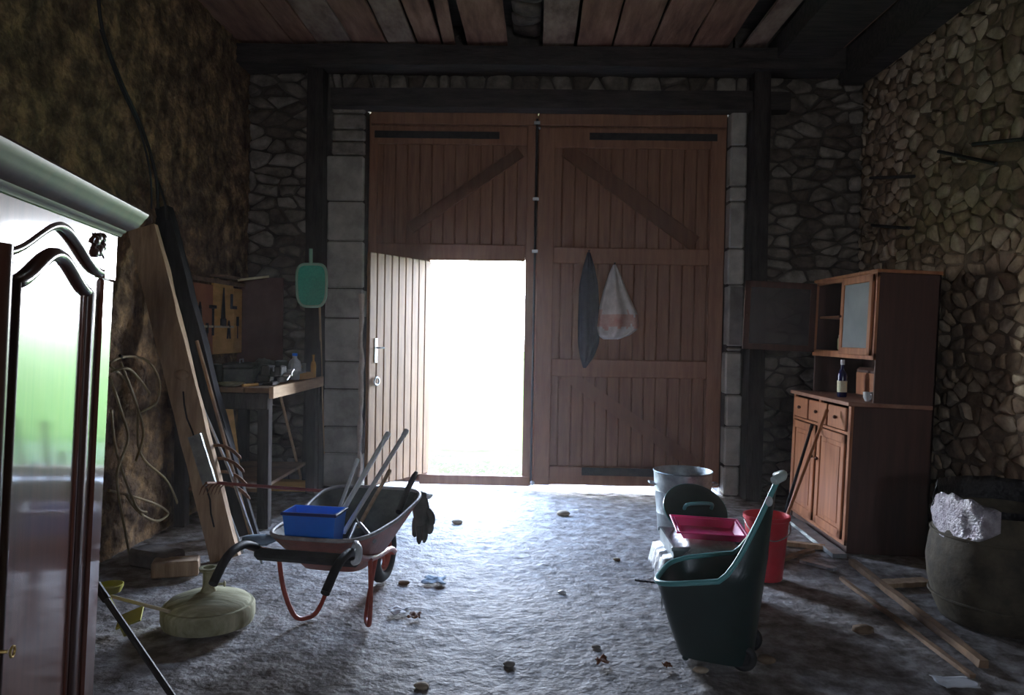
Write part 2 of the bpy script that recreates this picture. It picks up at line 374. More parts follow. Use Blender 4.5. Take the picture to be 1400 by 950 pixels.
masonry(wb, [(XL, QX0 - .02, 0, ZC, .22, .11), (QX0, QX1, 4.0, 4.2, .15, .2), (QX1 + .02, XR, 0, ZC, .22, .11)], (0, YB, 0), (1, 0, 0), (0, 0, 1), (0, -1, 0), ST_B, gap=.009, dep=(.02, .06))
# dressed jamb stones
def jamb(x0, x1, zs, m):
    for z0, z1 in zip(zs, zs[1:]):
        e = random.uniform(-.008, .008); b = MB(); b.box((x0 + random.uniform(-.02, .01), YB - .055 + e, z0 + .006), (x1 + random.uniform(-.012, .006), YB + .12, z1 - .006), bev=.015)
        b.build('stone', m, wb, origin=((x0 + x1) / 2, YB, z0))
jamb(QX0, DX0, [0, .35, .62, 1.0, 1.28, 1.72, 2.02, 2.5, 2.9, 3.36], M_ashlar)
jamb(QX0 + .06, DX0, [3.36, 3.5, 3.62, 3.78, 3.86], ST_B[1])
jamb(DX1, QX1, [0, .3, .7, 1.02, 1.45, 1.5, 2.12, 2.48, 2.95, 3.1, 3.5, 3.86], M_ashlar)
# broken pale plaster edge on the left jamb
mb = MB(); pts = []
for k in range(22): pts.append(Vector((DX0 - .005 + random.uniform(-.012, .012), YB - .07, .12 + k * .088)))
mb.tube(pts, [random.uniform(.016, .034) for _ in pts], 6); mb.build('plaster_edge', mat('pale_lime_plaster', (.5, .4, .32), (.66, .56, .46), 20, .9, .6), wb, smooth=60)
# timber
def timber(name, a, b, m, label, par=None):
    mb = MB(); nx = 10
    a = Vector(a); b = Vector(b); L = max(range(3), key=lambda i: abs(b[i] - a[i])); o1, o2 = [i for i in range(3) if i != L]
    secs = []
    for k in range(nx + 1):
        p = []
        for s1, s2 in ((0, 0), (1, 0), (1, 1), (0, 1)):
            v = [0, 0, 0]; v[L] = lerp(a[L], b[L], k / nx); v[o1] = (a, b)[s1][o1] + random.uniform(-.008, .008); v[o2] = (a, b)[s2][o2] + random.uniform(-.008, .008); p.append(tuple(v))
        secs += p
    fs = [(k * 4 + i, k * 4 + (i + 1) % 4, k * 4 + 4 + (i + 1) % 4, k * 4 + 4 + i) for k in range(nx) for i in range(4)] + [(3, 2, 1, 0), (nx * 4, nx * 4 + 1, nx * 4 + 2, nx * 4 + 3)]
    mb.add(secs, fs); o = fix_normals(mb.build(name, m, par))
    if par is None: struct(o, label, 'beam')
    return o
timber('trim_1', (XL, 7.42, 4.17), (2.95, 7.74, 4.36), M_beam, 'dark wall beam under the ceiling boards above the doors')
timber('trim_2', (-2.02, 7.6, 3.82), (2.5, 7.8, 4.0), M_beam, 'thick blackened oak lintel right above the barn doors')
timber('trim_3', (-2.24, 7.55, 0), (-2.08, 7.74, 4.17), M_post, 'dark upright timber post left of the barn doors')
timber('trim_4', (2.13, 7.52, 0), (2.28, 7.74, 4.17), M_post, 'dark upright timber post right of the barn doors')
ceil = slab('ceiling', (XL - .1, YR, ZC + .3), (XR + .1, YB + .5, ZC + .5), M_beam, 'plank ceiling of the barn with gaps and old boards', 'ceiling')
edges = [(-2.9, -2.62), (-2.62, -2.36), (-2.35, -2.13), (-2.12, -1.79), (-1.77, -1.45), (-1.42, -1.16), (-1.14, -.92), (-.90, -.79), (-.66, -.27), (.07, .37), (.40, .73), (.745, 1.09), (1.12, 1.47), (1.50, 1.84), (2.0, 2.2), (2.86, 2.97)]
for i, (a, b) in enumerate(edges):
    dz = random.uniform(-.006, .014); z = ZC + dz; mb = MB(); n = 10; vs = []
    if i == 7: skew = .06
    elif i == 8: skew = -.03
    else: skew = random.uniform(-.008, .008)
    for k in range(n + 1):
        y = lerp(2.0, 7.7, k / n); sk = skew * (7.7 - y) / 2
        e0 = a + sk + random.uniform(-.006, .006); e1 = b + sk + random.uniform(-.006, .006)
        vs += [(e0, y, z), (e1, y, z), (e1, y, z + .03), (e0, y, z + .03)]
    fs = [(k * 4 + j, k * 4 + (j + 1) % 4, k * 4 + 4 + (j + 1) % 4, k * 4 + 4 + j) for k in range(n) for j in range(4)] + [(3, 2, 1, 0), (n * 4, n * 4 + 1, n * 4 + 2, n * 4 + 3)]
    mb.add(vs, fs); fix_normals(mb.build('board', M_ceil2 if i in (3, 5, 9, 14) else M_ceil, ceil, origin=((a + b) / 2, 5, z)))
tag(timber('joist', (2.3, 2.0, ZC - .12), (2.82, 7.7, ZC + .1), M_beam, '', ceil))
timber('joist', (3.0, 2.0, ZC - .28), (3.22, 7.7, ZC + .02), M_beam, '', ceil)
# old flat stones lying on the laths in the gap
for k in range(10):
    mb = MB(); y = 5.2 + k * .25; stone_mesh([(-.24, y), (.05, y + .01), (.06, y + .22), (-.23, y + .23)], Vector((0, 0, ZC + .2)), Vector((1, 0, 0)), Vector((0, 1, 0)), Vector((0, 0, -1)), .01, .05, mb, 0)
    mb.build('stone', ST_B[2], ceil, origin=(0, y, ZC + .2), smooth=50)

# outside
mb = MB(); mb.grid(lambda s, t: (lerp(-40, 40, s), lerp(8.2, 80, t * t), .02 - .25 * min(1, t * 4) + .04 * mn.noise(Vector((s * 60, t * 60, 0)))), 80, 80)
lawn = struct(mb.build('ground', M_lawn, smooth=180), 'bright sunlit lawn outside the open wicket door', 'ground')
gb = MB()
for _ in range(5000):
    x = random.uniform(-1.6, .6); y = random.uniform(8.3, 10.5); h = random.uniform(.03, .10); a = random.uniform(0, 6.28)
    s_ = Vector((math.cos(a), math.sin(a), 0)) * .004; p = Vector((x, y, -.0)); gb.add([p - s_, p + s_, p + Vector((random.uniform(-.03, .03), random.uniform(-.03, .03), h))], [(0, 1, 2)])
tag(gb.build('grass', M_blade, lawn), kind='stuff')
lawn.location = lawn.location

# ------------------------------------------------------------------ barn doors
DY = 7.9
def planks(root, x0, x1, z0, z1, y, w, m, d=.022, hole=None):
    x = x0
    while x < x1 - .01:
        ww = min(w * random.uniform(.95, 1.05), x1 - x)
        zz0, zz1 = z0, z1
        b = MB(); yy = y + random.uniform(-.001, .003); b.box((x + .003, yy, zz0), (x + ww - .003, yy + d, zz1), bev=.006); b.build('board', m, root, origin=(x + ww / 2, yy, zz0)); x += ww
def bar(root, name, a, b, y, w, d, m, bev=.005):       # a flat bar on the door face from (x,z) a to b
    a = Vector((a[0], 0, a[1])); b = Vector((b[0], 0, b[1])); t = (b - a).normalized(); s_ = Vector((t.z, 0, -t.x)) * w / 2
    mb = MB(); q = [a - s_, a + s_, b + s_, b - s_]
    mb.add([(p.x, y, p.z) for p in q] + [(p.x, y - d, p.z) for p in q], [(0, 1, 2, 3), (7, 6, 5, 4), (0, 4, 5, 1), (1, 5, 6, 2), (2, 6, 7, 3), (3, 7, 4, 0)])
    return fix_normals(mb.build(name, m, root, origin=(a.x, y, a.z)))
WX0, WX1, WZ0, WZ1 = at(588, 500, DY).x, at(721, 500, DY).x, .13, 2.33
d1 = thing('door_1', 'left leaf of the big brown barn doors, with the open wicket in it', 'door', (0, 0, 0), kind='structure')
planks(d1, DX0 + .02, .035, WZ1 + .04, 3.82, DY + .02, .125, M_door)
planks(d1, DX0 + .02, WX0 - .02, .05, WZ1 + .04, DY + .02, .125, M_door)
def rb(root, name, x0, x1, z0, z1, d=.035, y=DY + .02, m=M_doorf):
    b = MB(); b.box((x0, y - d, z0), (x1, y, z1), bev=.006); return b.build(name, m, root, origin=(x0, y, z0))
rb(d1, 'rail', DX0 + .03, -.07, 3.52, 3.7); rb(d1, 'rail', DX0 + .03, .035, 3.72, 3.86, d=.05); rb(d1, 'rail', DX0 + .1, -.07, WZ1 + .005, WZ1 + .17, d=.04)
rb(d1, 'stile', DX0 + .015, DX0 + .10, WZ1 + .0, 3.7, d=.04); rb(d1, 'stile', -.065, .03, .03, 3.72, d=.045)
rb(d1, 'stile', WX0 - .09, WX0 - .01, .05, WZ1, d=.03)
rb(d1, 'threshold', WX0 - .09, WX1 + .04, .03, WZ0, d=.07, m=M_doorf)
p0 = at(712, 208, DY); p1 = at(560, 312, DY); bar(d1, 'brace', (p0.x, p0.z), (p1.x, p1.z), DY + .02, .12, .03, M_doorf)
p0 = at(513, 184, DY); p1 = at(683, 188, DY); bar(d1, 'strap_hinge', (p0.x, p0.z), (p1.x, p0.z), DY - .016, .07, .012, M_iron)
for a_, b_, c_, e_ in ((DX0, .04, WZ1 + .02, 3.84), (DX0, WX0 - .02, .05, WZ1 + .03)): q_ = MB(); q_.box((a_, DY + .043, c_), (b_, DY + .06, e_)); q_.build('light_stop_sheet', M_door, d1)  # sheets added behind the boards to stop daylight leaking through the gaps
d2 = thing('door_2', 'right leaf of the big brown barn doors, closed and braced', 'door', (0, 0, 0), kind='structure')
planks(d2, .05, DX1 - .02, .05, 3.82, DY + .02, .125, M_door)
X0, X1 = .05, DX1 - .015
q_ = MB(); q_.box((-.03, DY + .063, .05), (.11, DY + .085, 3.84)); q_.build('light_stop_strip', M_door, d2)  # strip added behind the meeting edges to close a bright slit
q_ = MB(); q_.box((.045, DY + .043, .05), (DX1, DY + .06, 3.84)); q_.build('light_stop_sheet', M_door, d2)  # added behind the boards, blocks daylight in the gaps
rb(d2, 'rail', X0, X1, 3.72, 3.86, d=.05); rb(d2, 'rail', X0 + .16, X1 - .15, 3.5, 3.7)
rb(d2, 'stile', X0, X0 + .17, .04, 3.7, d=.036); rb(d2, 'stile', X1 - .15, X1, .05, 3.7, d=.036)
a = at(760, 338, DY).z; b = at(760, 360, DY).z; rb(d2, 'rail', X0 + .17, X1 - .15, b, a, d=.034)
a = at(850, 492, DY).z; b = at(850, 516, DY).z; rb(d2, 'rail', X0 + .17, X1 - .15, b, a, d=.034)
rb(d2, 'rail', X0 + .17, X1 - .15, .05, .24, d=.034)
for (q0, q1, w) in (((775, 205), (950, 333), .16), ((772, 510), (955, 638), .13)):
    p0 = at(*q0, DY); p1 = at(*q1, DY); bar(d2, 'brace', (p0.x, p0.z), (p1.x, p1.z), DY + .02, w, .03, M_doorf)
p0 = at(806, 187, DY); p1 = at(980, 190, DY); bar(d2, 'strap_hinge', (p0.x, p0.z), (p1.x, p0.z), DY - .016, .07, .012, M_iron)
p0 = at(795, 645, DY); p1 = at(905, 648, DY); bar(d2, 'strap_hinge', (p0.x, p0.z + .01), (1.5, p0.z + .01), DY - .016, .08, .012, M_iron)
# espagnolette on the meeting stile
mb = MB(); mb.tube([(.03, DY - .045, .08), (.03, DY - .045, 3.78)], .012, 8); o = mb.build('espagnolette_rod', M_iron, d1, smooth=40)
for z in (2.42, 2.95, 3.72): b = MB(); b.box((.0, DY - .07, z), (.06, DY - .02, z + .03)); b.build('rod_guide', M_steel, d1)
b = MB(); b.ball((.045, DY - .07, .07), .024); b.build('bolt_knob', M_steel, d1, smooth=60)
b = MB(); b.ball((.055, DY - .07, 3.68), .014); b.build('bolt_knob', M_steel, d1, smooth=60)
# wicket leaf swung inwards
TH = R(62); w = .97
d3 = thing('door_3', 'narrow plank wicket door swung open into the barn', 'door', (WX0 - .01, DY - .03, 0), kind='structure', rz=0)
d3.rotation_euler = (0, 0, math.pi + TH)             # local +x runs from the hinge to the lock edge
n = 9
for k in range(n):
    b = MB(); b.box((k * w / n + .003, -.02, WZ0 + .02), ((k + 1) * w / n - .003, .02, WZ1 - .01), bev=.007); b.build('board', M_wicket, d3, origin=((k + .5) * w / n, 0, WZ0))
for z in (.35, 1.2, 2.1): b = MB(); b.box((.03, -.045, z), (w - .03, -.02, z + .11), bev=.004); b.build('ledge', M_wicket, d3)
b = MB(); b.box((w - .12, .02, 1.3), (w - .075, .028, 1.53), bev=.003); pl_ = b.build('lock_plate', M_steel, d3)
b = MB(); b.tube([(w - .1, .028, 1.44), (w - .1, .07, 1.44), (w - .15, .075, 1.44)], .008, 8); b.build('lever', M_steel, pl_, smooth=50)
b = MB(); b.tube([(w - .1 + .035 * math.cos(t * math.pi / 8), .035, 1.13 + .035 * math.sin(t * math.pi / 8)) for t in range(16)], .009, 8, closed=True); b.build('ring_pull', M_steel, d3, smooth=60)

# things hanging on the right leaf
def drape(name, outline, y, depth, m, label, cat, folds=5, seed=0, mats=None, fn=None):
    """outline: rows of (py, xleft_px, xright_px) at depth y"""
    rows = [(at(a_, p_, y), at(b_, p_, y)) for p_, a_, b_ in outline]
    n = len(rows) - 1
    def side(sg):
        def g(s_, t):
            k = min(int(t * n), n - 1); u = t * n - k; A = rows[k][0].lerp(rows[k + 1][0], u); B = rows[k][1].lerp(rows[k + 1][1], u)
            p = A.lerp(B, s_); d = depth * math.sin(math.pi * s_) ** .6 * (.25 + .75 * min(1, t * 2)) * (1 if t < .93 else (1 - t) / .07)
            d *= 1 + .3 * math.sin(folds * math.pi * s_ + seed) + .25 * mn.noise(Vector((s_ * 5, t * 5, seed)))
            return (p.x, y - max(0.004, d) if sg else y, p.z)
        return g
    mb = MB(); mb.grid(side(1), 22, 26); k0 = len(mb.f); mb.grid(side(0), 22, 26)
    if fn: mb.m = [fn(mb.v[f[0]]) for f in mb.f]
    o = fix_normals(mb.build(name, mats or m, smooth=180)); return tag(o, label, cat)
drape('overall', [(345, 803, 807), (365, 797, 813), (390, 792, 818), (440, 790, 820), (470, 790, 819), (488, 793, 812), (503, 797, 801)], DY - .045, .07, M_cloth, 'dark blue work overall hanging on the closed door left of the white bag', 'clothing', 6, 1)
zc = at(845, 432, DY).z
bag = drape('plastic_bag', [(362, 838, 842), (375, 832, 848), (400, 824, 858), (430, 817, 872), (448, 815, 874), (458, 817, 862), (464, 825, 845)], DY - .045, .13, M_bag, 'white plastic carrier bag with reddish print hanging full on the closed door', 'bag', 4, 2, mats=[M_bag, M_bagred], fn=lambda v: 1 if zc - .11 < v[2] + .06 * mn.noise(Vector((v[0] * 14, v[2] * 9, 3))) < zc + .04 else 0)
for px, py in ((805, 344), (840, 361)):
    p = at(px, py, DY - .02); b = MB(); b.tube([(p.x, DY + .0, p.z), (p.x, DY - .06, p.z + .004)], .005, 6); b.tube([(p.x, DY - .06, p.z + .004), (p.x, DY - .064, p.z + .004)], .011, 6); b.build('coat_nail', M_iron, d2)

# ------------------------------------------------------------------ wardrobe
U = Vector((.212, -.977, 0)).normalized()            # along the front, towards the viewer
wa = thing('wardrobe', 'polished dark cherry wardrobe with arched door panel at the left edge', 'wardrobe', (-1.42, 2.45, 0), rot=(R(-2.2), 0, math.atan2(-.977, .212)))
# local: +x along the front (towards viewer), +y = front normal (into the room)
LZ = Vector((0, 0, 1))
def lb(par, name, a, b, m, bev=.004): q = MB(); q.box(a, b, bev=bev); return q.build(name, m, par)
lb(wa, 'carcass', (0, -.6, .08), (1.62, -.03, 1.88), M_wardd)
lb(wa, 'plinth', (-.015, -.6, 0), (1.635, .015, .16), M_ward)
lb(wa, 'stile', (0, -.03, .16), (.1, .0, 1.75), M_ward, .008); lb(wa, 'stile', (1.52, -.03, .16), (1.62, 0, 1.75), M_ward, .008)
def arch(u, top=1.87, side=1.77, c=.45, half=.33):
    t = min(1, abs(u - c) / half); return top - (top - side) * (t * t * (3 - 2 * t))
poly = [(0, 1.895), (0, 1.75)] + [(.1, 1.75)] + [(.1 + .7 * k / 28, arch(.1 + .7 * k / 28)) for k in range(29)] + [(.82 + .7 * k / 28, arch(.82 + .7 * k / 28, c=1.17)) for k in range(29)] + [(1.52, 1.75), (1.62, 1.75), (1.62, 1.895)]
mb = MB()
for i in range(len(poly) - 3):                        # frieze in strips so that the curved edge stays clean
    if i < 2: continue
    (u0, v0), (u1, v1) = poly[i], poly[i + 1]
    if u1 - u0 > 1e-5: mb.box((u0, -.03, 0), (u1, .004, 1)); b = mb.v[-8:]; mb.v[-8:] = [(p[0], p[1], (1.895 if p[2] > .5 else (v0 if abs(p[0] - u0) < 1e-6 else v1))) for p in b]
mb.box((0, -.03, 1.75), (.1, .004, 1.895)); mb.box((1.52, -.03, 1.75), (1.62, .004, 1.895))
mb.build('frieze', M_ward, wa)
# cornice: stepped profile swept round three sides
prof = [(.0, 1.89), (.012, 1.892), (.016, 1.903), (.022, 1.908), (.024, 1.913), (.034, 1.918), (.05, 1.93), (.06, 1.945), (.066, 1.958), (.074, 1.97), (.076, 1.979), (.07, 1.987), (.055, 1.99)]
mb = MB(); vs = []
for o_, z in prof: vs += [(-o_, -.6, z), (-o_, o_, z), (1.62 + o_, o_, z), (1.62 + o_, -.6, z)]
fs = [(i * 4 + j, i * 4 + j + 1, (i + 1) * 4 + j + 1, (i + 1) * 4 + j) for i in range(len(prof) - 1) for j in range(3)]
fs.append(((len(prof) - 1) * 4 + 0, (len(prof) - 1) * 4 + 1, (len(prof) - 1) * 4 + 2, (len(prof) - 1) * 4 + 3))
mb.add(vs, fs); fix_normals(mb.build('cornice', mat('satin_cherry', (.05, .016, .01), (.1, .032, .02), 3, .42, .05, (6, 6, .4), dist=.002, spec=.4), wa, smooth=35))
for c in (.45, 1.17):
    dr = bpy.data.objects.new('door', None); COL.objects.link(dr); dr.parent = wa; dr.location = (c, 0, 0)
    x0, x1 = -.35, .355
    q = MB(); n = 28
    for k in range(n):
        ua, ub = lerp(x0, x1, k / n), lerp(x0, x1, (k + 1) / n); q.box((ua, -.028, 0), (ub, -.012, 1))
        b = q.v[-8:]; q.v[-8:] = [(p[0], p[1], .17 if p[2] < .5 else arch(p[0] + c, c=c) + .004) for p in b]
    q.build('door_panel', M_ward, dr)
    # inner arched frame moulding
    path = [Vector((-.25, 0, .3)), Vector((-.25, 0, 1.70))] + [Vector((u, 0, 1.79 - .09 * (lambda t: t * t * (3 - 2 * t))(abs(u) / .25))) for u in [lerp(-.25, .25, k / 24) for k in range(1, 24)]] + [Vector((.25, 0, 1.70)), Vector((.25, 0, .3))]
    q = MB(); q.tube([p + Vector((0, -.008, 0)) for p in path + []], .017, 8, closed=True); q.build('moulding', M_wardd, dr, smooth=60)
    q = MB(); q.tube([Vector((p.x * .87, -.01, .32 + (p.z - .3) * .985)) for p in path], .006, 6, closed=True); q.build('bead', M_ward, dr, smooth=60)
    q = MB(); q.tube([(u, -.004, arch(u + c, c=c) - .004) for u in [lerp(-.34, .345, k / 30) for k in range(31)]], .013, 8); q.build('shaded_arch_moulding', M_wardd, wa if 0 else dr, smooth=60)  # dark strip along the arch, its shadow put into the colour
    # carved spandrel above the door
    for sx in ((-1,) if c < 1 else (1,)):
        q = MB(); cx = c + sx * .275; cz = 1.845
        for k in range(7):
            a_ = k * .9; r_ = .028 + .004 * k
            q.ball((cx + sx * (.035 - .012 * k) + .006 * math.cos(a_ * 3), .008, cz + .026 * math.sin(a_ * 2) + .0), .019, 1.2, .5, .8, 8)
        for k in range(3): q.tube([(cx + sx * (-.05 + .03 * k) + .014 * math.cos(t * .6), .008, cz + .004 * k + .014 * math.sin(t * .6)) for t in range(9)], .0045, 5)
        q.tube([(cx - .055 * 1, .004, cz + .03), (cx + .055, .004, cz + .03), (cx + sx * .055, .004, cz - .035)], .004, 5)
        q.build('carving', M_wardd, wa, smooth=60)
q = MB(); q.tube([(.81, .0, .17), (.81, .0, 1.78)], .032, 12, flat=1.0); q.build('centre_moulding', M_wardd, wa, smooth=60)
q = MB(); q.box((.795, .03, .82), (.825, .036, .93), bev=.003); q.ball((.81, .034, .945), .014, 1, .3, 1, 8); q.ball((.81, .034, .805), .014, 1, .3, 1, 8); kq = q.build('escutcheon', M_brass, wa, smooth=50)
q = MB(); q.tube([(.81, .034, .87), (.81, .06, .87)], .004, 6); q.tube([(.81 + .012 * math.cos(t * .785), .07, .87 + .012 * math.sin(t * .785)) for t in range(8)], .003, 6, closed=True); q.build('key', M_brass, kq, smooth=50)

# ------------------------------------------------------------------ left side: leaning timbers, hose, cable
def beam_between(p, q, w, t, up=(0, 1, 0), jag=.006, n=14, mi=0, mb=None):
    p, q = Vector(p), Vector(q); d = (q - p).normalized(); s_ = d.cross(Vector(up)).normalized(); u = s_.cross(d); mb = mb or MB(); vs = []
    for k in range(n + 1):
        c = p.lerp(q, k / n)
        for a_, b_ in ((-1, -1), (1, -1), (1, 1), (-1, 1)): vs.append(c + s_ * (a_ * w / 2 + random.uniform(-jag, jag)) + u * (b_ * t / 2 + random.uniform(-jag, jag) * .4))
    fs = [(k * 4 + i, k * 4 + (i + 1) % 4, k * 4 + 4 + (i + 1) % 4, k * 4 + 4 + i) for k in range(n) for i in range(4)] + [(3, 2, 1, 0), (n * 4, n * 4 + 1, n * 4 + 2, n * 4 + 3)]
    mb.add(vs, fs, mi); return mb
def solo(mb, name, m, label, cat, group=None, smooth=None):
    o = fix_normals(mb.build(name, m, smooth=smooth)); return tag(o, label, cat, group)
pb = fl(309, 766); pt = at(196, 312, 5.45)
pk = thing('plank', 'thick brown weathered plank leaning on the left wall, split along its face', 'plank')
d_ = (pt - pb)
beam_between(pb + Vector((0, 0, .01)), pt, .2, .06).build('board', M_plank, pk)
c = pb.lerp(pt, .55) + Vector((.03, -.035, 0)); q = MB(); q.ball(c, .055, 1, .5, .7, 10); q.build('knot', M_plank, pk, smooth=60)
q = MB(); q.tube([pb.lerp(pt, t) + Vector((.012 * math.sin(t * 40), -.034, 0)) for t in [.1 + .04 * k for k in range(11)]], .006, 5); q.build('crack', M_tar, pk)
solo(beam_between(Vector((-2.14, 5.78, .03)), at(222, 285, 5.84), .13, .1), 'timber_beam', M_tar, 'black tarred timber leaning on the left wall behind the brown plank', 'beam')
solo(beam_between(Vector((-2.02, 5.68, .02)), Vector((-2.72, 5.84, 1.9)), .05, .04, jag=.003), 'batten', M_tar, 'thin dark batten leaning right beside the black timber', 'batten')
q = MB(); q.tube(smooth_path([atx(133, -30, -2.83), atx(140, 40, -2.83), atx(165, 110, -2.82), atx(196, 180, -2.83), atx(213, 240, -2.8), at(216, 285, 5.74)], 8), .012, 8)
q.tube(smooth_path([atx(137, 40, -2.82), atx(162, 112, -2.81), atx(190, 175, -2.82), atx(205, 235, -2.8), at(207, 285, 5.74)], 8), .008, 6)
q.tube(smooth_path([at(213, 240, 5.78), at(225, 275, 5.74), at(228, 300, 5.74)], 5), .01, 6)
solo(q, 'electric_cable', M_cable, 'black electric cable running down the left wall to the leaning timbers', 'cable', smooth=60)
q = MB()
for k, (pl, pm, pr, y_) in enumerate([(150, 492, 218, 0), (148, 500, 200, 1), (152, 498, 186, 2)]):
    pass
hx = -2.82
loops = [[(148, 498), (168, 488), (200, 492), (218, 520), (214, 550), (190, 564)], [(150, 500), (172, 520), (188, 556), (192, 620), (230, 660), (248, 710), (246, 760), (216, 812)],
         [(150, 515), (165, 560), (175, 600), (160, 650), (170, 720), (180, 780), (168, 805)], [(152, 508), (178, 505), (205, 538)], [(148, 670), (180, 678), (215, 690), (230, 702), (214, 712), (190, 700), (172, 676)],
         [(152, 560), (160, 620), (185, 690), (200, 700)], [(165, 495), (182, 540), (196, 590), (186, 630)]]
for i, lp in enumerate(loops):
    q.tube(smooth_path([atx(a_, b_, hx + .02 * (i % 4)) for a_, b_ in lp], 6), .009, 7)
solo(q, 'garden_hose', M_hose, 'yellow-brown hose hanging in loose coils on the left wall beside the wardrobe', 'hose', smooth=60)
b = MB(); b.tube([atx(168, 490, -2.9), atx(164, 486, -2.75)], .01, 6); solo(b, 'wall_hook', M_iron, 'black iron hook in the left wall holding the hose', 'hook')

# parasol base
c = fl(285, 852)
ps = thing('parasol_base', 'round greenish cement parasol base with an upright tube', 'parasol base', (c.x, c.y, 0), .3)
q = MB(); q.lathe([(.2, 0), (.232, .012), (.241, .04), (.241, .098), (.232, .112), (.219, .114), (.214, .122), (.206, .132), (.15, .155), (.09, .17), (.045, .178)], seg=48); q.build('slab', M_cem, ps, smooth=35)
q = MB(); q.lathe([(.045, .17), (.04, .185), (.032, .2), (.03, .28), (.036, .285), (.05, .29), (.052, .305), (.04, .308), (.03, .305), (.028, .25)], seg=28); q.build('tube', M_cem, ps, smooth=35)
q = MB(); q.tube([(.035, 0, .21), (.075, 0, .21)], .007, 8); q.ball((.08, 0, .21), .016, .5, 1, 1, 8); q.build('screw_knob', M_cem, ps, smooth=60)

# oddments beside the wardrobe
q = MB(); a_ = fl(238, 955, .02); b_ = fl(146, 820, .35); q.tube([a_, b_], .014, 8); q.tube([b_, b_ + (b_ - a_).normalized() * .1], .019, 8); solo(q, 'tool_pole', M_black, 'black pole slanting to the floor beside the wardrobe foot', 'pole')
q = MB(); q.tube([fl(152, 815, .2), fl(232, 836, .16)], .009, 7); solo(q, 'stick', M_cream, 'pale cream stick resting against the round cement parasol base', 'stick')
sc_ = thing('garden_scoop', 'yellow-green plastic scoop lying beside the wardrobe', 'scoop')
q = MB(); pc = fl(150, 802, .3); q.lathe([(.02, -.03), (.05, -.025), (.062, .0), (.065, .012), (.06, .014), (.05, -.012), (.02, -.02)], pc, 20); q.build('bowl', M_yel, sc_, smooth=50)
q = MB(); q.tube([pc + Vector((0, -.05, 0)), fl(160, 840, .15), fl(172, 868, .03)], .012, 7); q.build('handle', M_yel, sc_, smooth=50)
pc = fl(178, 845, .05); q = MB(); q.prism([(-.05, -.06), (.07, -.03), (.05, .06), (-.06, .02)], pc, (1, 0, .2), (0, .8, .6), (0, -.6, .8), 0, .012); solo(q, 'plastic_wedge', M_yel, 'small yellow-green plastic plate lying in the shade left of the parasol base', 'plate')
wbk = MB(); pc = fl(238, 790); wbk.box((pc.x - .16, pc.y, 0), (pc.x + .12, pc.y + .14, .1), bev=.008, rot=Matrix.Rotation(R(18), 3, 'Z')); solo(wbk, 'wood_block', M_plank, 'short sawn wooden block on the floor behind the parasol base', 'wood block')
wb2 = MB(); pc = fl(200, 780); wb2.box((pc.x - .15, pc.y, 0), (pc.x + .2, pc.y + .18, .12), bev=.02, rot=Matrix.Rotation(R(-22), 3, 'Z')); solo(wb2, 'stone_block', ST_B[2], 'dark stone block at the foot of the left wall behind the wood block', 'stone')

# garden tools leaning between plank and bench
q = MB(); q.tube([Vector((-2.0, 5.35, .01)), at(262, 560, 5.55), ], .012, 7); solo(q, 'iron_pipe', M_galv, 'grey metal tool shaft leaning just right of the plank foot', 'pole')
q = MB(); q.tube([at(359, 770, 4.98), at(313, 640, 5.3), at(272, 545, 5.6)], .011, 7); solo(q, 'iron_bar', M_steel, 'thin pale metal bar leaning behind the wheelbarrow handle', 'bar')
q = MB(); beam_between(at(287, 662, 5.16), at(266, 595, 5.2), .09, .02, jag=.001, mb=q); solo(q, 'metal_channel', M_galv, 'short galvanised channel strapped to the front of the leaning plank', 'metal strip')
fk = thing('hay_fork', 'hay fork with rusty curved tines among the tools left of the bench', 'fork')
q = MB(); q.tube([Vector((-1.98, 5.5, .02)), Vector((-2.5, 5.7, 1.5))], .014, 7); q.build('handle', M_bench, fk, smooth=50)
for k in range(4):
    s0 = at(282 + k * 4, 612 + k * 18, 5.35); q = MB(); q.tube(smooth_path([s0, s0 + Vector((.10, -.03, .025)), s0 + Vector((.2, -.06, 0)), s0 + Vector((.28, -.08, -.06))], 4), [.012] * 12 + [.004], 6); q.build('tine', M_rust, fk, smooth=50)
q = MB(); q.tube([at(276, 596, 5.36), at(300, 680, 5.36)], .014, 6); q.build('tine_bar', M_rust, fk, smooth=50)

# ------------------------------------------------------------------ workbench
BZ = 1.13; BX0, BX1, BY0, BY1 = XL + .04, -2.06, 6.02, 7.5
be = thing('workbench', 'long wooden workbench along the left wall heaped with tools', 'workbench', (BX0, BY0, 0))
bw, bl = BX1 - BX0, BY1 - BY0
for k in range(4):
    q = MB(); q.box((k * bw / 4 + .003, 0, BZ - .05), ((k + 1) * bw / 4 - .003, bl, BZ), bev=.006); q.build('board', M_bench, be)
for x in (.03, bw - .1):
    for y in (.03, bl - .12): q = MB(); q.box((x, y, 0), (x + .09, y + .09, BZ - .05), bev=.005); q.build('leg', M_post, be)
q = MB(); q.box((.0, -.03, BZ - .17), (bw, 0, BZ - .04), bev=.004); q.build('apron', M_post, be)
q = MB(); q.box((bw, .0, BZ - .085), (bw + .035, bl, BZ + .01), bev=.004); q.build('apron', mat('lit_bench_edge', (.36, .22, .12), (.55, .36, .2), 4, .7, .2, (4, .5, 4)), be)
q = MB(); q.box((.1, .1, .28), (bw - .1, bl - .1, .31), bev=.004); q.build('shelf', M_bench, be)
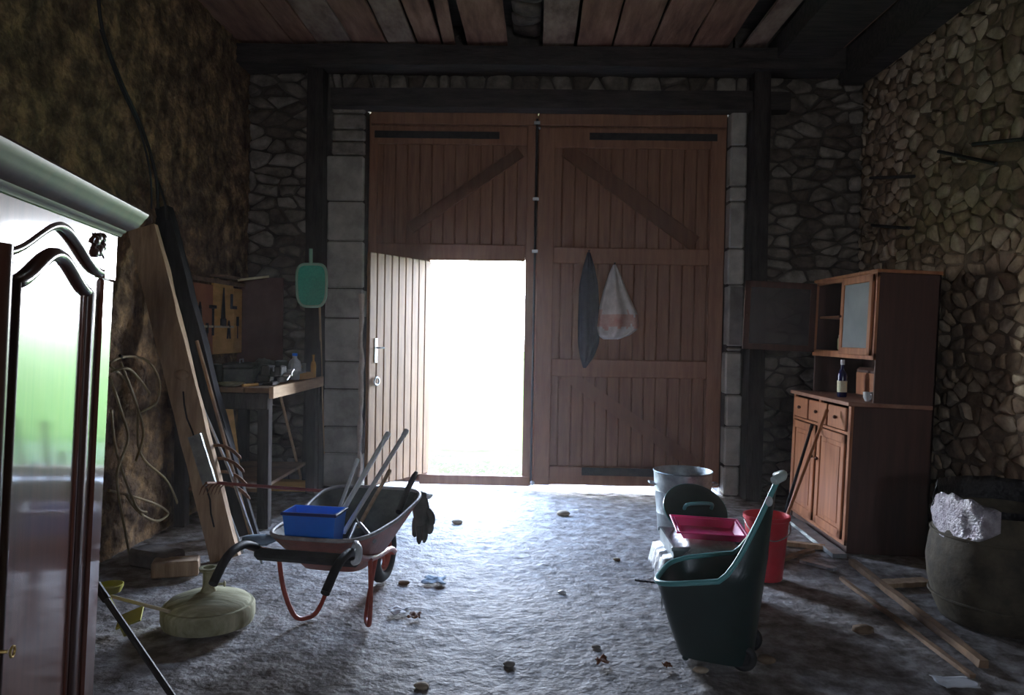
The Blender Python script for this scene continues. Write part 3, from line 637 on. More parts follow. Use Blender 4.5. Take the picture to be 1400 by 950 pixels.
# vice
vc = thing('bench_vice', 'dark iron bench vice at the room-side edge of the workbench', 'vice', (BX1 - .14, 6.35, BZ))
q = MB(); q.box((-.08, -.07, 0), (.08, .07, .03), bev=.006); q.box((-.05, -.05, .03), (.05, .05, .09), bev=.01); q.box((-.02, -.08, .08), (.05, .08, .17), bev=.012); q.build('body', M_iron, vc)
q = MB(); q.box((.09, -.07, .07), (.15, .07, .165), bev=.012); q.box((.04, -.03, .07), (.1, .03, .11), bev=.004); q.build('moving_jaw', M_iron, vc)
q = MB(); q.tube([(.15, 0, .09), (.22, 0, .09)], .014, 8); q.tube([(.205, -.09, .05), (.205, .09, .13)], .007, 6); q.build('screw_handle', M_steel, vc, smooth=40)
# bench clutter
def tin(x, y, r, h, m, label, name='tin', cat='tin'):
    t = thing(name, label, cat, (x, y, BZ)); q = MB(); q.lathe([(r * .97, 0), (r, .004), (r, h * .93), (r * .96, h * .95), (r * .98, h), (r * .9, h), (r * .88, h - .008)], seg=24); q.build('body', m, t, smooth=40)
    q = MB(); q.lathe([(r * .86, h - .012), (r * .86, h + .004), (r * .4, h + .012), (.002, h + .012)], seg=24); q.build('lid', M_steel, t, smooth=40); return t
tin(-2.62, 6.2, .045, .13, M_alu, 'small white tin at the near left corner of the workbench')
tin(-2.2, 6.75, .05, .13, M_galv, 'grey tin behind the vice on the workbench')
tin(-2.3, 7.05, .06, .17, M_tray, 'dark paint tin far back on the workbench')
tin(-2.72, 6.6, .05, .15, M_tray, 'dark tin below the orange tool panel')
bx = thing('tool_box', 'dark metal tool box in the middle of the workbench', 'toolbox', (-2.5, 6.6, BZ), R(12))
q = MB(); q.box((-.12, -.2, 0), (.12, .2, .13), bev=.008); q.build('body', M_tray, bx); q = MB(); q.box((-.125, -.205, .132), (.125, .205, .17), bev=.01); q.build('lid', M_tray, bx)
q = MB(); q.tube([(0, -.09, .165), (0, -.08, .2), (0, .08, .2), (0, .09, .165)], .007, 6); q.build('handle', M_steel, bx)
dr_ = thing('power_drill', 'grey power drill lying near the bright end of the workbench', 'drill', (-2.2, 6.95, BZ + .03), R(60))
q = MB(); q.tube([(-.1, 0, .04), (.06, 0, .04), (.1, 0, .04)], [.035, .035, .02], 12); q.build('motor', M_alu, dr_, smooth=40); q = MB(); q.tube([(-.06, 0, .02), (-.09, -.1, .0)], .022, 10); q.build('grip', M_black, dr_, smooth=40); q = MB(); q.tube([(.1, 0, .04), (.15, 0, .04), (.2, 0, .04)], [.016, .012, .004], 8); q.build('chuck', M_steel, dr_, smooth=40)
pl2 = thing('hand_plane', 'wooden hand plane standing at the far end of the workbench', 'plane', (-2.14, 7.22, BZ + .0), R(80))
q = MB(); q.box((-.14, -.035, 0), (.14, .035, .06), bev=.005); q.build('body', M_ply, pl2); q = MB(); q.box((-.01, -.02, .05), (.01, .02, .15), bev=.003); q.build('iron', M_steel, pl2); q = MB(); q.tube([(-.1, 0, .05), (-.09, 0, .1), (-.06, 0, .12)], .014, 8); q.build('tote', M_ply, pl2, smooth=40)
q = MB(); q.lathe([(.022, 0), (.026, .01), (.026, .12), (.02, .15), (.009, .17), (.009, .21), (.012, .212), (.012, .225)], (-2.1, 7.4, BZ), 16); solo(q, 'bottle', M_ply, 'small amber bottle at the far corner of the workbench', 'bottle', smooth=50)
pt_ = MB(); pt_.lathe([(.06, 0), (.10, .02), (.11, .03), (.105, .03), (.06, .008)], (-2.42, 6.16, BZ), 24); solo(pt_, 'dish', M_cem, 'shallow pale dish at the near edge of the workbench', 'dish', smooth=50)
for i, (x0, y0, x1, y1, m, nm, lb_) in enumerate([(-2.7, 6.35, -2.35, 6.3, M_rust, 'file', 'rusty file lying behind the pale dish on the workbench'), (-2.3, 6.1, -2.12, 6.45, M_ply, 'chisel', 'wood-handled chisel lying along the near right edge of the workbench'), (-2.75, 6.95, -2.45, 7.1, M_steel, 'spanner', 'steel spanner lying under the tool panel at the back of the bench')]):
    t = thing(nm, lb_, nm); q = MB(); a_ = Vector((x0, y0, BZ + .012)); b_ = Vector((x1, y1, BZ + .012)); q.tube([a_, a_.lerp(b_, .4)], .012, 8); q.build('handle', m, t, smooth=50); q = MB(); q.tube([a_.lerp(b_, .4), b_], [.008, .006], 6, flat=.5); q.build('blade', M_steel, t)
for i, (x_, y_, sx_, sy_, sz_, m_, nm_, lb_) in enumerate([(-2.45, 7.02, .13, .15, .12, M_tray, 'dark_cloth_bundle', 'dark cloth bundle heaped on the workbench behind the vice'), (-2.75, 6.36, .08, .1, .08, M_tar, 'rag_heap', 'black oily rag heap near the left end of the workbench'), (-2.27, 6.58, .08, .1, .08, M_cloth, 'rag_heap', 'dark blue rag heap left of the vice on the workbench')]):
    q = MB(); q.ball((0, 0, 0), 1, 1, 1, 1, 20); q.v = [((v[0] * (1 + .4 * mn.noise(Vector(v) * 2 + Vector((i * 5, 0, 0))))) * sx_ + x_, v[1] * (1 + .4 * mn.noise(Vector(v) * 2.3 + Vector((0, i * 5, 0)))) * sy_ + y_, max(BZ + .002, v[2] * (1 + .4 * mn.noise(Vector(v) * 3)) * sz_ + BZ + sz_ * .6)) for v in q.v]; solo(q, nm_, m_, lb_, 'cloth', smooth=180)
t = thing('plastic_jug', 'white translucent plastic jug at the lit end of the workbench', 'jug', (-2.19, 7.1, BZ)); q = MB(); q.lathe([(.05, 0), (.06, .01), (.062, .13), (.05, .17), (.022, .2), (.022, .225)], seg=20); q.build('body', M_white, t, smooth=45); q = MB(); q.tube(smooth_path([(0, -.055, .15), (0, -.09, .14), (0, -.09, .07), (0, -.058, .05)], 4), .008, 6); q.build('handle', M_white, t, smooth=50); q = MB(); q.lathe([(.025, .22), (.025, .245)], seg=14); q.build('cap', M_blue, t, smooth=50)
# tool panel on the left wall
TX = XL + .05
pn = thing('pegboard', 'orange plywood panel for tools fixed to the left wall above the bench', 'panel', (TX, 0, 0))
ya, yb = atx(258, 430, TX).y, atx(342, 430, TX).y; za, zb = 1.36, 1.98
for k in range(3):
    q = MB(); q.box((-.01, lerp(ya, yb, k / 3) + .003, za), (.01, lerp(ya, yb, (k + 1) / 3) - .003, zb + (.03 if k == 1 else 0)), bev=.003); q.build('board', mat('faded_red_plywood', (.42, .15, .07), (.55, .22, .1), 3, .7, .1) if k == 0 else M_ply, pn)
q = MB(); q.box((.0, ya - .03, zb + .02), (.04, yb, zb + .055), bev=.003); q.build('top_rail', M_bench, pn)
q = MB(); q.box((.0, ya, za + .24), (.03, yb - .5, za + .26), bev=.002); q.build('tool_rail', M_cream, pn)
for i, (px, z, kind) in enumerate([(270, 1.75, 'pliers'), (288, 1.7, 'hammer'), (302, 1.75, 'saw'), (316, 1.85, 'set_square'), (310, 1.6, 'pliers'), (322, 1.62, 'screwdriver'), (330, 1.64, 'screwdriver'), (334, 1.84, 'hammer'), (280, 1.55, 'screwdriver')]):
    y = atx(px, 430, TX).y
    names = {'pliers': ['dark pliers high at the left end of the tool panel', 'black pliers hanging low in the middle of the tool panel'][i > 0], 'hammer': ['black hammer on the left part of the tool panel', 'small hammer at the top right of the tool panel'][i > 3], 'saw': 'dark hand saw hanging in the middle of the tool panel', 'set_square': 'dark set square hanging right of the saw on the tool panel', 'screwdriver': {5: 'screwdriver low on the right part of the tool panel', 6: 'screwdriver nearest the panel right edge', 8: 'screwdriver hanging low at the left of the tool panel'}.get(i)}
    t = thing(kind, names[kind], kind.replace('_', ' '), (TX + .022, y, z)); q = MB(); q2 = MB()
    if kind == 'pliers':
        q.tube([(0, -.03, -.1), (0, -.012, 0), (0, 0, .02)], .009, 6); q.tube([(0, .03, -.1), (0, .012, 0), (0, 0, .02)], .009, 6); q2.tube([(0, 0, .01), (0, 0, .07)], [.016, .006], 6)
    elif kind == 'hammer':
        q.tube([(0, 0, -.17), (0, 0, .08)], .011, 8); q2.box((-.014, -.06, .07), (.014, .05, .1), bev=.004)
    elif kind == 'saw':
        q.box((-.01, -.05, -.14), (.01, .06, -.06), bev=.008); q2.prism([(-.05, -.06), (.05, -.06), (.02, .22), (-.0, .22)], (0, 0, 0), (0, 1, 0), (0, 0, 1), (1, 0, 0), -.002, .002)
    elif kind == 'set_square':
        q.box((-.008, -.06, -.07), (.008, -.03, .07), bev=.002); q2.box((-.003, -.03, -.07), (.003, .08, -.04))
    else:
        q.tube([(0, 0, 0), (0, 0, .09)], .013, 8); q2.tube([(0, 0, -.12), (0, 0, 0)], .005, 6)
    q.build('grip', M_black, t, smooth=50); q2.build('head', M_iron, t, smooth=50)
q = MB(); q.box((0, 0, 0), (.24, .5, .02), bev=.003); o = q.build('board', M_bench); o.location = (XL + .03, 7.1, 2.06); tag(o, 'narrow dark shelf board on the left wall above the tool panel', 'shelf'); o.name = 'shelf'
q = MB(); q.tube([at(325, 383, 7.2), at(368, 378, 7.3)], .012, 7); solo(q, 'stick', M_cream, 'short light stick lying on the shelf above the tool panel', 'stick')
# standing plywood under the bench, against the wall
q = MB(); q.box((0, 0, .0), (.018, .72, .92), bev=.002); o = q.build('plywood_sheet', M_ply); o.location = (-2.6, 6.6, .012); o.rotation_euler = (0, R(-8), 0); tag(o, 'orange plywood sheet leaning on the left wall under the workbench', 'board')
q = MB(); q.box((0, 0, 0), (.5, .02, 1.0), bev=.003); o = q.build('board', mat('dark_red_board', (.08, .035, .03), (.14, .07, .055), 4, .8, .2)); pq = at(352, 492, 7.5); o.location = (pq.x, 7.5, 1.1); o.name = 'wall_board'; tag(o, 'dull reddish brown board on the back wall between the tool panel and the green net', 'board')
# net, poles
q = thing('skimmer_net', 'green pool skimmer net hanging on the wall above the bench', 'net')
ring = []; yN = 7.45
for k in range(36):
    a_ = 2 * math.pi * k / 36; ca, sa = math.cos(a_), math.sin(a_); e = .45
    x = 20.5 * math.copysign(abs(ca) ** e, ca) * (1 - .16 * (sa < 0) * abs(sa)); y = -29 * math.copysign(abs(sa) ** e, sa); ring.append(at(426 + x, 390 + y, yN))
m_ = MB(); m_.tube(ring, .014, 8, closed=True); m_.build('frame', M_netf, q, smooth=60)
cN = at(426, 390, yN); m_ = MB(); rr = [.98, .8, .55, .3]; vs = []
for j, k_ in enumerate(rr): vs += [cN + (p - cN) * k_ + Vector((0, .05 * (1 - k_), 0)) for p in ring]
vs.append(cN + Vector((0, .06, 0))); fs = [(j * 36 + k, j * 36 + (k + 1) % 36, (j + 1) * 36 + (k + 1) % 36, (j + 1) * 36 + k) for j in range(3) for k in range(36)] + [(108 + k, 108 + (k + 1) % 36, 144) for k in range(36)]
m_.add(vs, fs); m_.build('net', M_net, q, smooth=180)
m_ = MB(); m_.tube([at(425, 340, yN), at(425, 362, yN)], .018, 8); m_.build('neck', M_netf, q, smooth=50)
q = MB(); q.tube([fl(444, 664), at(437, 415, 7.5)], .011, 8); solo(q, 'pole', M_plank, 'thin upright wooden pole standing below the green net', 'pole')
q = MB(); q.tube([fl(415, 668), at(380, 528, 7.0)], .014, 8); solo(q, 'broom_handle', M_plank, 'wooden broom handle leaning on the right edge of the bench', 'pole')
q = MB(); pc = fl(395, 672); q.box((pc.x - .26, pc.y, 0), (pc.x + .2, pc.y + .12, .1), bev=.006); solo(q, 'wood_offcut', M_ply, 'light orange wood offcut on the floor behind the wheelbarrow', 'wood block')

# ------------------------------------------------------------------ wheelbarrow
wbx, wby = -1.02, 4.2
wh = thing('wheelbarrow', 'red wheelbarrow with dark tray loaded with tools in front of the workbench', 'wheelbarrow', (wbx, wby, 0), R(-9))
def tray_pt(s_, t, out=0):                            # s around, t 0 bottom .. 1 rim
    # outline: rounded trapezoid, rear (y-) narrower; floor smaller
    a_ = 2 * math.pi * s_; e = .42; ca, sa = math.cos(a_), math.sin(a_)
    ux = math.copysign(abs(ca) ** e, ca); uy = math.copysign(abs(sa) ** e, sa)
    hw = lerp(.17, .29, t); y0 = lerp(-.18, -.42, t); y1 = lerp(.28, .56, t)
    x = ux * (hw + (.05 if uy > 0 else -.02) * abs(uy) * t); y = (y0 + y1) / 2 + uy * (y1 - y0) / 2
    z = lerp(.33, .55, t) + (.07 * t * max(0, uy)) 
    k = 1 + out
    return Vector((x * k, ((y0 + y1) / 2) + (y - (y0 + y1) / 2) * k, z))
q = MB(); ns, nt_ = 48, 8
def tray_surface(mb, off, dz, mi):
    vs = [tray_pt(i / ns, (j / nt_) ** .8, off) + Vector((0, 0, dz)) for j in range(nt_ + 1) for i in range(ns)]; vs.append(Vector((0, .05, .33 + dz)))
    fs = [(j * ns + i, j * ns + (i + 1) % ns, (j + 1) * ns + (i + 1) % ns, (j + 1) * ns + i) for j in range(nt_) for i in range(ns)] + [(len(vs) - 1, (i + 1) % ns, i) for i in range(ns)]
    mb.add(vs, fs, mi)
tray_surface(q, 0, 0, 0); tray_surface(q, .012, -.006, 1)
q.build('tray', [M_tray, M_trayo], wh, smooth=60)
q = MB(); q.tube([tray_pt(i / ns, 1) + Vector((0, 0, .002)) for i in range(ns)], .011, 7, closed=True); q.build('rim', mat('worn_rim', (.22, .2, .2), (.42, .4, .4), 14, .5, .3), wh, smooth=60)
for sx in (-1, 1):
    q = MB(); q.tube(smooth_path([(sx * .08, .66, .2), (sx * .14, .4, .29), (sx * .2, .0, .36), (sx * .25, -.3, .44), (sx * .28, -.5, .52)], 5), .016, 8); fr = q.build('frame_rail', M_red, wh, smooth=50)
    q = MB(); q.tube(smooth_path([(sx * .27, -.44, .50), (sx * .275, -.56, .545), (sx * .275, -.70, .53), (sx * .27, -.83, .44)], 5), .021, 10); q.build('handle_grip', M_black, fr, smooth=50)
    q = MB(); q.tube(smooth_path([(sx * .255, -.24, .42), (sx * .245, -.2, .22), (sx * .215, -.13, .05), (sx * .175, -.06, .014), (sx * .14, .02, .04), (sx * .12, .16, .2), (sx * .12, .24, .33)], 6), .013, 8); q.build('leg', M_red, wh, smooth=50)
q = MB(); q.box((-.28, -.47, .44), (.28, -.42, .50), bev=.02); q.build('cross_bar', M_black, wh)
wl_ = bpy.data.objects.new('wheel', None); COL.objects.link(wl_); wl_.parent = wh; wl_.location = (0, .66, .19)
q = MB(); n = 32; q.tube([(0, .15 * math.cos(2 * math.pi * k / n), .15 * math.sin(2 * math.pi * k / n)) for k in range(n)], .04, 10, closed=True); q.build('tyre', M_black, wl_, smooth=60)
q = MB(); q.tube([(0, .115 * math.cos(2 * math.pi * k / n), .115 * math.sin(2 * math.pi * k / n)) for k in range(n)], .02, 8, closed=True); q.tube([(-.08, 0, 0), (.08, 0, 0)], .014, 8)
for k in range(5): q.tube([(0, 0, 0), (0, .115 * math.cos(k * 1.2566), .115 * math.sin(k * 1.2566))], .01, 6)
q.build('hub', M_red, wl_, smooth=50)
# load
bb = thing('storage_tub', 'bright blue plastic tub standing in the rear of the wheelbarrow', 'tub', tuple(at(430, 742, 3.97)), R(-6))
w0, w1, h_ = .125, .142, .175
def tubshape(mb, hw0, hw1, hd0, hd1, h, th=.006):
    o0 = [(-hw0, -hd0, 0), (hw0, -hd0, 0), (hw0, hd0, 0), (-hw0, hd0, 0)]; o1 = [(-hw1, -hd1, h), (hw1, -hd1, h), (hw1, hd1, h), (-hw1, hd1, h)]
    i1 = [(-hw1 + th, -hd1 + th, h), (hw1 - th, -hd1 + th, h), (hw1 - th, hd1 - th, h), (-hw1 + th, hd1 - th, h)]; i0 = [(-hw0 + th, -hd0 + th, th), (hw0 - th, -hd0 + th, th), (hw0 - th, hd0 - th, th), (-hw0 + th, hd0 - th, th)]
    fs = [(3, 2, 1, 0)]
    for r_ in range(3): fs += [(r_ * 4 + k, r_ * 4 + (k + 1) % 4, (r_ + 1) * 4 + (k + 1) % 4, (r_ + 1) * 4 + k) for k in range(4)]
    fs.append((12, 13, 14, 15)); mb.add(o0 + o1 + i1 + i0, fs); return mb
tubshape(MB(), w0, w1, .07, .085, h_).build('body', M_blue, bb)
q = MB(); q.box((-w1 - .008, -.093, h_ - .016), (w1 + .008, -.083, h_), bev=.003); q.box((-w1 - .008, .083, h_ - .016), (w1 + .008, .093, h_), bev=.003); q.box((-w1 - .008, -.093, h_ - .016), (-w1 + .002, .093, h_), bev=.003); q.box((w1 - .002, -.093, h_ - .016), (w1 + .008, .093, h_), bev=.003); q.build('rim', mat('dark_blue_plastic', (.004, .03, .16), None, 4, .4, 0), bb)
def stick(name, a, b, r, m, label, cat='pole', capm=None, group=None):
    t = thing(name, label, cat, group=group); q = MB(); q.tube([a, b], r, 8); q.build('shaft', m, t, smooth=50)
    d = (Vector(b) - Vector(a)).normalized(); q = MB(); q.tube([Vector(b) - d * .04, Vector(b) + d * .01], r * 1.25, 8); q.build('end_cap', capm or m, t, smooth=50); return t
stick('metal_tube', at(470, 728, 4.1), at(555, 590, 4.75), .013, M_alu, 'longest pale metal tube sticking up out of the wheelbarrow', capm=M_white)
stick('metal_tube', at(458, 716, 4.2), at(530, 594, 4.85), .015, M_alu, 'dull grey tube standing behind the longest pale tube in the wheelbarrow')
stick('metal_tube', at(462, 700, 4.25), at(488, 630, 4.6), .011, M_alu, 'shortest pale metal tube standing behind the blue tub')
stick('wood_stake', at(490, 720, 4.3), at(532, 645, 4.8), .012, M_plank, 'short dark wooden stake at the far rim of the wheelbarrow', 'stake')
rk = thing('garden_rake', 'long dark red rake handle lying across the wheelbarrow', 'rake')
a_ = at(296, 660, 4.95); b_ = at(584, 682, 4.72)
q = MB(); q.tube([a_, b_], .011, 8); q.build('handle', mat('dark_red_handle', (.16, .03, .03), (.22, .05, .04), 9, .5, .1), rk, smooth=50)
q = MB(); q.tube([a_ + Vector((0, -.16, .03)), a_ + Vector((0, .16, -.03))], .009, 6); q.build('head', M_rust, rk)
for k in range(6): p = a_ + Vector((0, -.15 + k * .06, .03 - k * .012)); q = MB(); q.tube([p, p + Vector((-.03, 0, -.03)), p + Vector((-.05, 0, -.08))], [.006, .005, .002], 5); q.build('tine', M_rust, rk)
# pruning shears with grey handles
sh = thing('lopping_shears', 'pair of loppers with pale steel handles lying in the wheelbarrow', 'shears')
for px0, px1 in ((472, 484), (512, 490)):
    q = MB(); q.tube([at(px0 + (3 if px0 < 500 else 0), 740 if px0 > 500 else 742, 3.95), at(px1 + 2, 716, 4.15)], .011, 8); q.build('handle', M_steel, sh, smooth=50)
q = MB(); q.tube([at(488, 718, 4.15), at(486, 706, 4.3)], [.018, .006], 8, flat=.4); q.build('blade', M_iron, sh)
# mattock handle
q = MB(); q.tube(smooth_path([at(545, 700, 4.45), at(556, 672, 4.6), at(569, 646, 4.75)], 4), [.02] * 4 + [.018] * 4 + [.012], 8); solo(q, 'trowel_handle', M_black, 'stubby black tool handle sticking up at the right of the wheelbarrow', 'handle', smooth=50)
# glove: five lobes hanging down
gl = thing('work_glove', 'dark grey leather work glove hanging over the far right rim of the wheelbarrow', 'glove')
yg = 4.66
def blob_path(px, n_, rad, nm):
    q = MB(); P = smooth_path([at(a_, b_, yg) for a_, b_ in px], 4); k = len(P); q.tube(P, [rad * (.75 + .5 * math.sin(math.pi * i / (k - 1))) * (1 if i not in (0, k - 1) else .4) for i in range(k)], 10, flat=.55); q.build(nm, M_glove, gl, smooth=70)
blob_path([(574, 672), (575, 690), (577, 706), (579, 718)], 0, .05, 'palm')
for k, (x_, l_) in enumerate(((567, 734), (573, 744), (580, 742), (587, 730))): blob_path([(574 + (k - 1.5) * 4, 706), (x_ + 1, 718), (x_, l_)], 0, .021, 'finger')
blob_path([(584, 695), (590, 706), (591, 718)], 0, .02, 'thumb')
# rag on the far rim and white cloth on the right grip
q = MB(); q.ball((0, 0, 0), .05, 1.2, 1, .45, 16); q.v = [Vector(v) * (1 + .3 * mn.noise(Vector(v) * 30)) + at(580, 677, 4.72) for v in q.v]; solo(q, 'white_rag', M_white, 'small crumpled white rag on the far right corner of the wheelbarrow', 'rag', smooth=180)
q = MB(); pcs = [at(484, 748, 3.62), at(487, 742, 3.64), at(491, 750, 3.6), at(489, 766, 3.58), at(482, 770, 3.58)]
q.tube(smooth_path(pcs, 5), .022, 8, flat=.5); solo(q, 'cord_loop', M_white, 'white cord looped over the right end of the wheelbarrow cross bar', 'cord', smooth=60)
q = MB(); q.ball((0, 0, 0), .07, 1.3, .8, .35, 16); q.v = [Vector(v) * (1 + .35 * mn.noise(Vector(v) * 22)) + fl(355, 738, .52) for v in q.v]; solo(q, 'blue_rag', M_bluebag, 'pale blue rag crumpled on the left wheelbarrow handle', 'rag', smooth=180)

# ------------------------------------------------------------------ right: bins, cart, bucket
c = fl(934, 731); c.y += .06
bn = thing('metal_bin', 'open galvanised bin standing near the foot of the right barn door', 'bin', (c.x, c.y, 0))
q = MB(); r0 = .19; r1 = .235; H_ = .50
q.lathe([(r0, 0), (r0 + .004, .01), (r0 + .014, .16), (r0 + .02, .17), (r0 + .018, .18), (r0 + .03, .34), (r0 + .036, .35), (r0 + .034, .36), (r1, H_), (r1 + .007, H_ + .006), (r1, H_ + .012), (r1 - .008, H_), (r0 + .02, .3), (r0 - .006, .01), (.01, .008)], seg=44); q.build('body', M_galv, bn, smooth=40)
for sx in (-1, 1): q = MB(); q.tube([(sx * (r1 - .01), -.05, .4), (sx * (r1 + .035), -.045, .41), (sx * (r1 + .035), .045, .41), (sx * (r1 - .01), .05, .4)], .008, 7); q.build('handle', M_steel, bn, smooth=50)
# crate with film over it
cr = thing('crate', 'low grey plastic crate behind the green cart', 'crate', (1.08, 4.75, 0))
q = tubshape(MB(), .2, .22, .22, .24, .36, .012); q.build('body', M_galv, cr); q = MB(); q.box((-.23, -.25, .335), (.23, -.235, .36), bev=.004); q.box((-.23, .235, .335), (.23, .25, .36), bev=.004); q.build('rim', M_galv, cr)
def film(s_, t):
    x = lerp(-.26, .16, s_); y = lerp(-.28, .24, t); z = .372; edge = 0
    if s_ < .35: e = (.35 - s_) / .35; z -= e * .30 * (.75 + .4 * mn.noise(Vector((t * 6, 1, 0)))); x = lerp(-.235, -.29, e) if s_ < .2 else x
    if t < .25: e = (.25 - t) / .25; z -= e * .13; y = -.262 - .02 * e
    return (1.08 + x, 4.75 + y, z + .012 * mn.noise(Vector((s_ * 14, t * 14, 2))))
q = MB(); q.grid(film, 34, 34, th=.003); solo(q, 'plastic_sheet', M_white, 'crumpled white plastic sheet draped over the crate under the pink tray', 'sheet', smooth=180)
tr = thing('plastic_tray', 'shallow pink-red plastic tray lying on top of the white sheet', 'tray', (1.11, 4.72, .389), R(-3), None); tr.rotation_euler = (R(4), R(2), R(-3))
tubshape(MB(), .165, .195, .12, .15, .05, .008).build('body', M_pink, tr); q = MB(); 
for a_, b_ in (((-.215, -.175, .044), (.215, -.160, .054)), ((-.215, .16, .044), (.215, .175, .054)), ((-.215, -.175, .044), (-.2, .175, .054)), ((.2, -.175, .044), (.215, .175, .054))): q.box(a_, b_, bev=.003)
q.build('rim', M_pink, tr)
ld = thing('round_cover', 'dark round bin lid with a pale handle standing behind the pink tray', 'lid', (1.12, 5.12, .45), rot=(R(40), 0, R(8)))
q = MB(); q.lathe([(.2, -.02), (.21, -.018), (.212, 0), (.2, .006), (.15, .02), (.06, .035), (.005, .037)], seg=40); q.build('disc', M_green, ld, smooth=40)
q = MB(); q.tube([(.21 * math.cos(k * math.pi / 20), .21 * math.sin(k * math.pi / 20), -.006) for k in range(40)], .007, 6, closed=True); q.build('rim', M_greenr, ld, smooth=50)
q = MB(); q.tube(smooth_path([(-.09, -.02, .025), (-.085, -.02, .07), (-.03, -.02, .085), (.05, -.02, .085), (.09, -.02, .07), (.095, -.02, .025)], 4), .012, 8); q.build('handle', M_greenr, ld, smooth=50)

# green garden cart
ct = thing('garden_cart', 'dark green plastic garden cart with tall handle back, open towards the left', 'cart', (.962, 3.84, 0), R(-22))
NA, NL = 64, 26
def cart_pt(i, t, k=1.0):
    a_ = 2 * math.pi * i / NA; ca, sa = math.cos(a_), math.sin(a_); e = .52
    ux = math.copysign(abs(ca) ** e, ca); uy = math.copysign(abs(sa) ** e, sa)
    # rim height as a function of the fore-aft position
    f = max(0, ux); g = min(1, max(0, (f - .12) / .88)); g = g ** 2.1
    top = .44 + .475 * g - .055 * (ux < 0) * abs(ux)
    z = .03 + (top - .03) * t; zz = min(1, z / .45)
    xf = lerp(-.16, -.305, zz ** .8); xb = lerp(.17, .225, min(1, z / .5)) + .05 * max(0, (z - .45) / .5) ** 1.5
    hw = lerp(.16, .26, zz) - .17 * max(0, (z - .5) / .45) ** .8 * (1 if z > .5 else 0)
    return Vector(((xf + xb) / 2 + ux * (xb - xf) / 2 * k, uy * hw * k, z))
q = MB(); vs = []
for j in range(NL + 1): vs += [cart_pt(i, j / NL) for i in range(NA)]
for j in range(NL, -1, -1): vs += [cart_pt(i, max(.03, j / NL), .972) for i in range(NA)]
fs = [(j * NA + i, j * NA + (i + 1) % NA, (j + 1) * NA + (i + 1) % NA, (j + 1) * NA + i) for j in range(2 * NL + 1) for i in range(NA)]
fs += [tuple(reversed(range(NA))), tuple(range((2 * NL + 1) * NA, (2 * NL + 2) * NA))]
q.add(vs, fs); q.build('tub', M_green, ct, smooth=50)
q = MB(); q.tube([cart_pt(i, 1) for i in range(NA)], .0135, 8, closed=True); q.build('rim', M_greenr, ct, smooth=60)
q = MB(); tp = cart_pt(0, 1); q.tube([tp + Vector((-.015, -.07, -.0)), tp + Vector((.02, -.035, .018)), tp + Vector((.02, .035, .018)), tp + Vector((-.015, .07, 0))], .022, 10); q.build('handle_grip', mat('worn_pale_grip', (.5, .62, .6), (.65, .75, .72), 9, .4, 0), ct, smooth=60)
q = MB(); q.ball((tp.x - .03, -.112, tp.z - .09), .018, 1, .5, 1.4); q.build('bolt_cover', M_white, ct, smooth=60)
q = MB(); q.tube([(.14, -.14, .068), (.14, .14, .068)], .009, 8); q.build('axle', M_steel, ct)
for sy in (-1, 1):
    q = MB(); n = 28; q.tube([(.14 + .045 * math.cos(2 * math.pi * k / n), sy * .13, .068 + .045 * math.sin(2 * math.pi * k / n)) for k in range(n)], .02, 8, closed=True); q.tube([(.14, sy * .115, .068), (.14, sy * .145, .068)], .03, 16); q.build('wheel', M_black, ct, smooth=50)
q = MB(); q.box((-.15, -.13, 0), (-.12, .13, .035), bev=.008); q.build('foot', M_green, ct)
q = MB(); q.ball((0, 0, 0), .09, 1.4, 1.3, .4, 16); q.v = [Vector(v) * (1 + .35 * mn.noise(Vector(v) * 18)) + Vector((.9, 3.86, .28)) for v in q.v]; solo(q, 'crumpled_film', mat('dim_clear_film', (.14, .19, .2), (.26, .32, .33), 12, .35, .7), 'crumpled clear film lying inside the green cart', 'plastic film', smooth=180)
q = MB(); pc = fl(958, 918); q.ball((pc.x, pc.y, .008), .03, 1.3, .8, .5, 8); solo(q, 'pebble', ST_R[1], 'tan pebble just in front of the green cart', 'stone', smooth=60)

# red bucket with sticks
bk = thing('bucket', 'red plastic bucket standing behind the green cart', 'bucket', (1.59, 5.12, 0))
q = MB(); q.lathe([(.105, 0), (.11, .008), (.142, .395), (.152, .40), (.152, .425), (.142, .425), (.136, .40), (.104, .012), (.01, .01)], seg=36); q.build('body', M_bred, bk, smooth=40)
q = MB(); q.tube(smooth_path([(.148, 0, .39), (.12, -.11, .33), (0, -.17, .29), (-.12, -.11, .33), (-.148, 0, .39)], 6), .004, 6); q.build('bail', M_steel, bk, smooth=50)
stick('broom_handle', Vector((1.6, 5.14, .04)), at(1130, 562, 5.95), .013, M_hutch, 'reddish wooden handle leaning from the red bucket onto the cupboard')
stick('broom_handle', Vector((1.74, 5.5, .0)), at(1110, 582, 6.3), .012, M_tar, 'dark slanting stick at the cupboard behind the reddish handle')  # dark slanting line beside the reddish handle, built as a stick

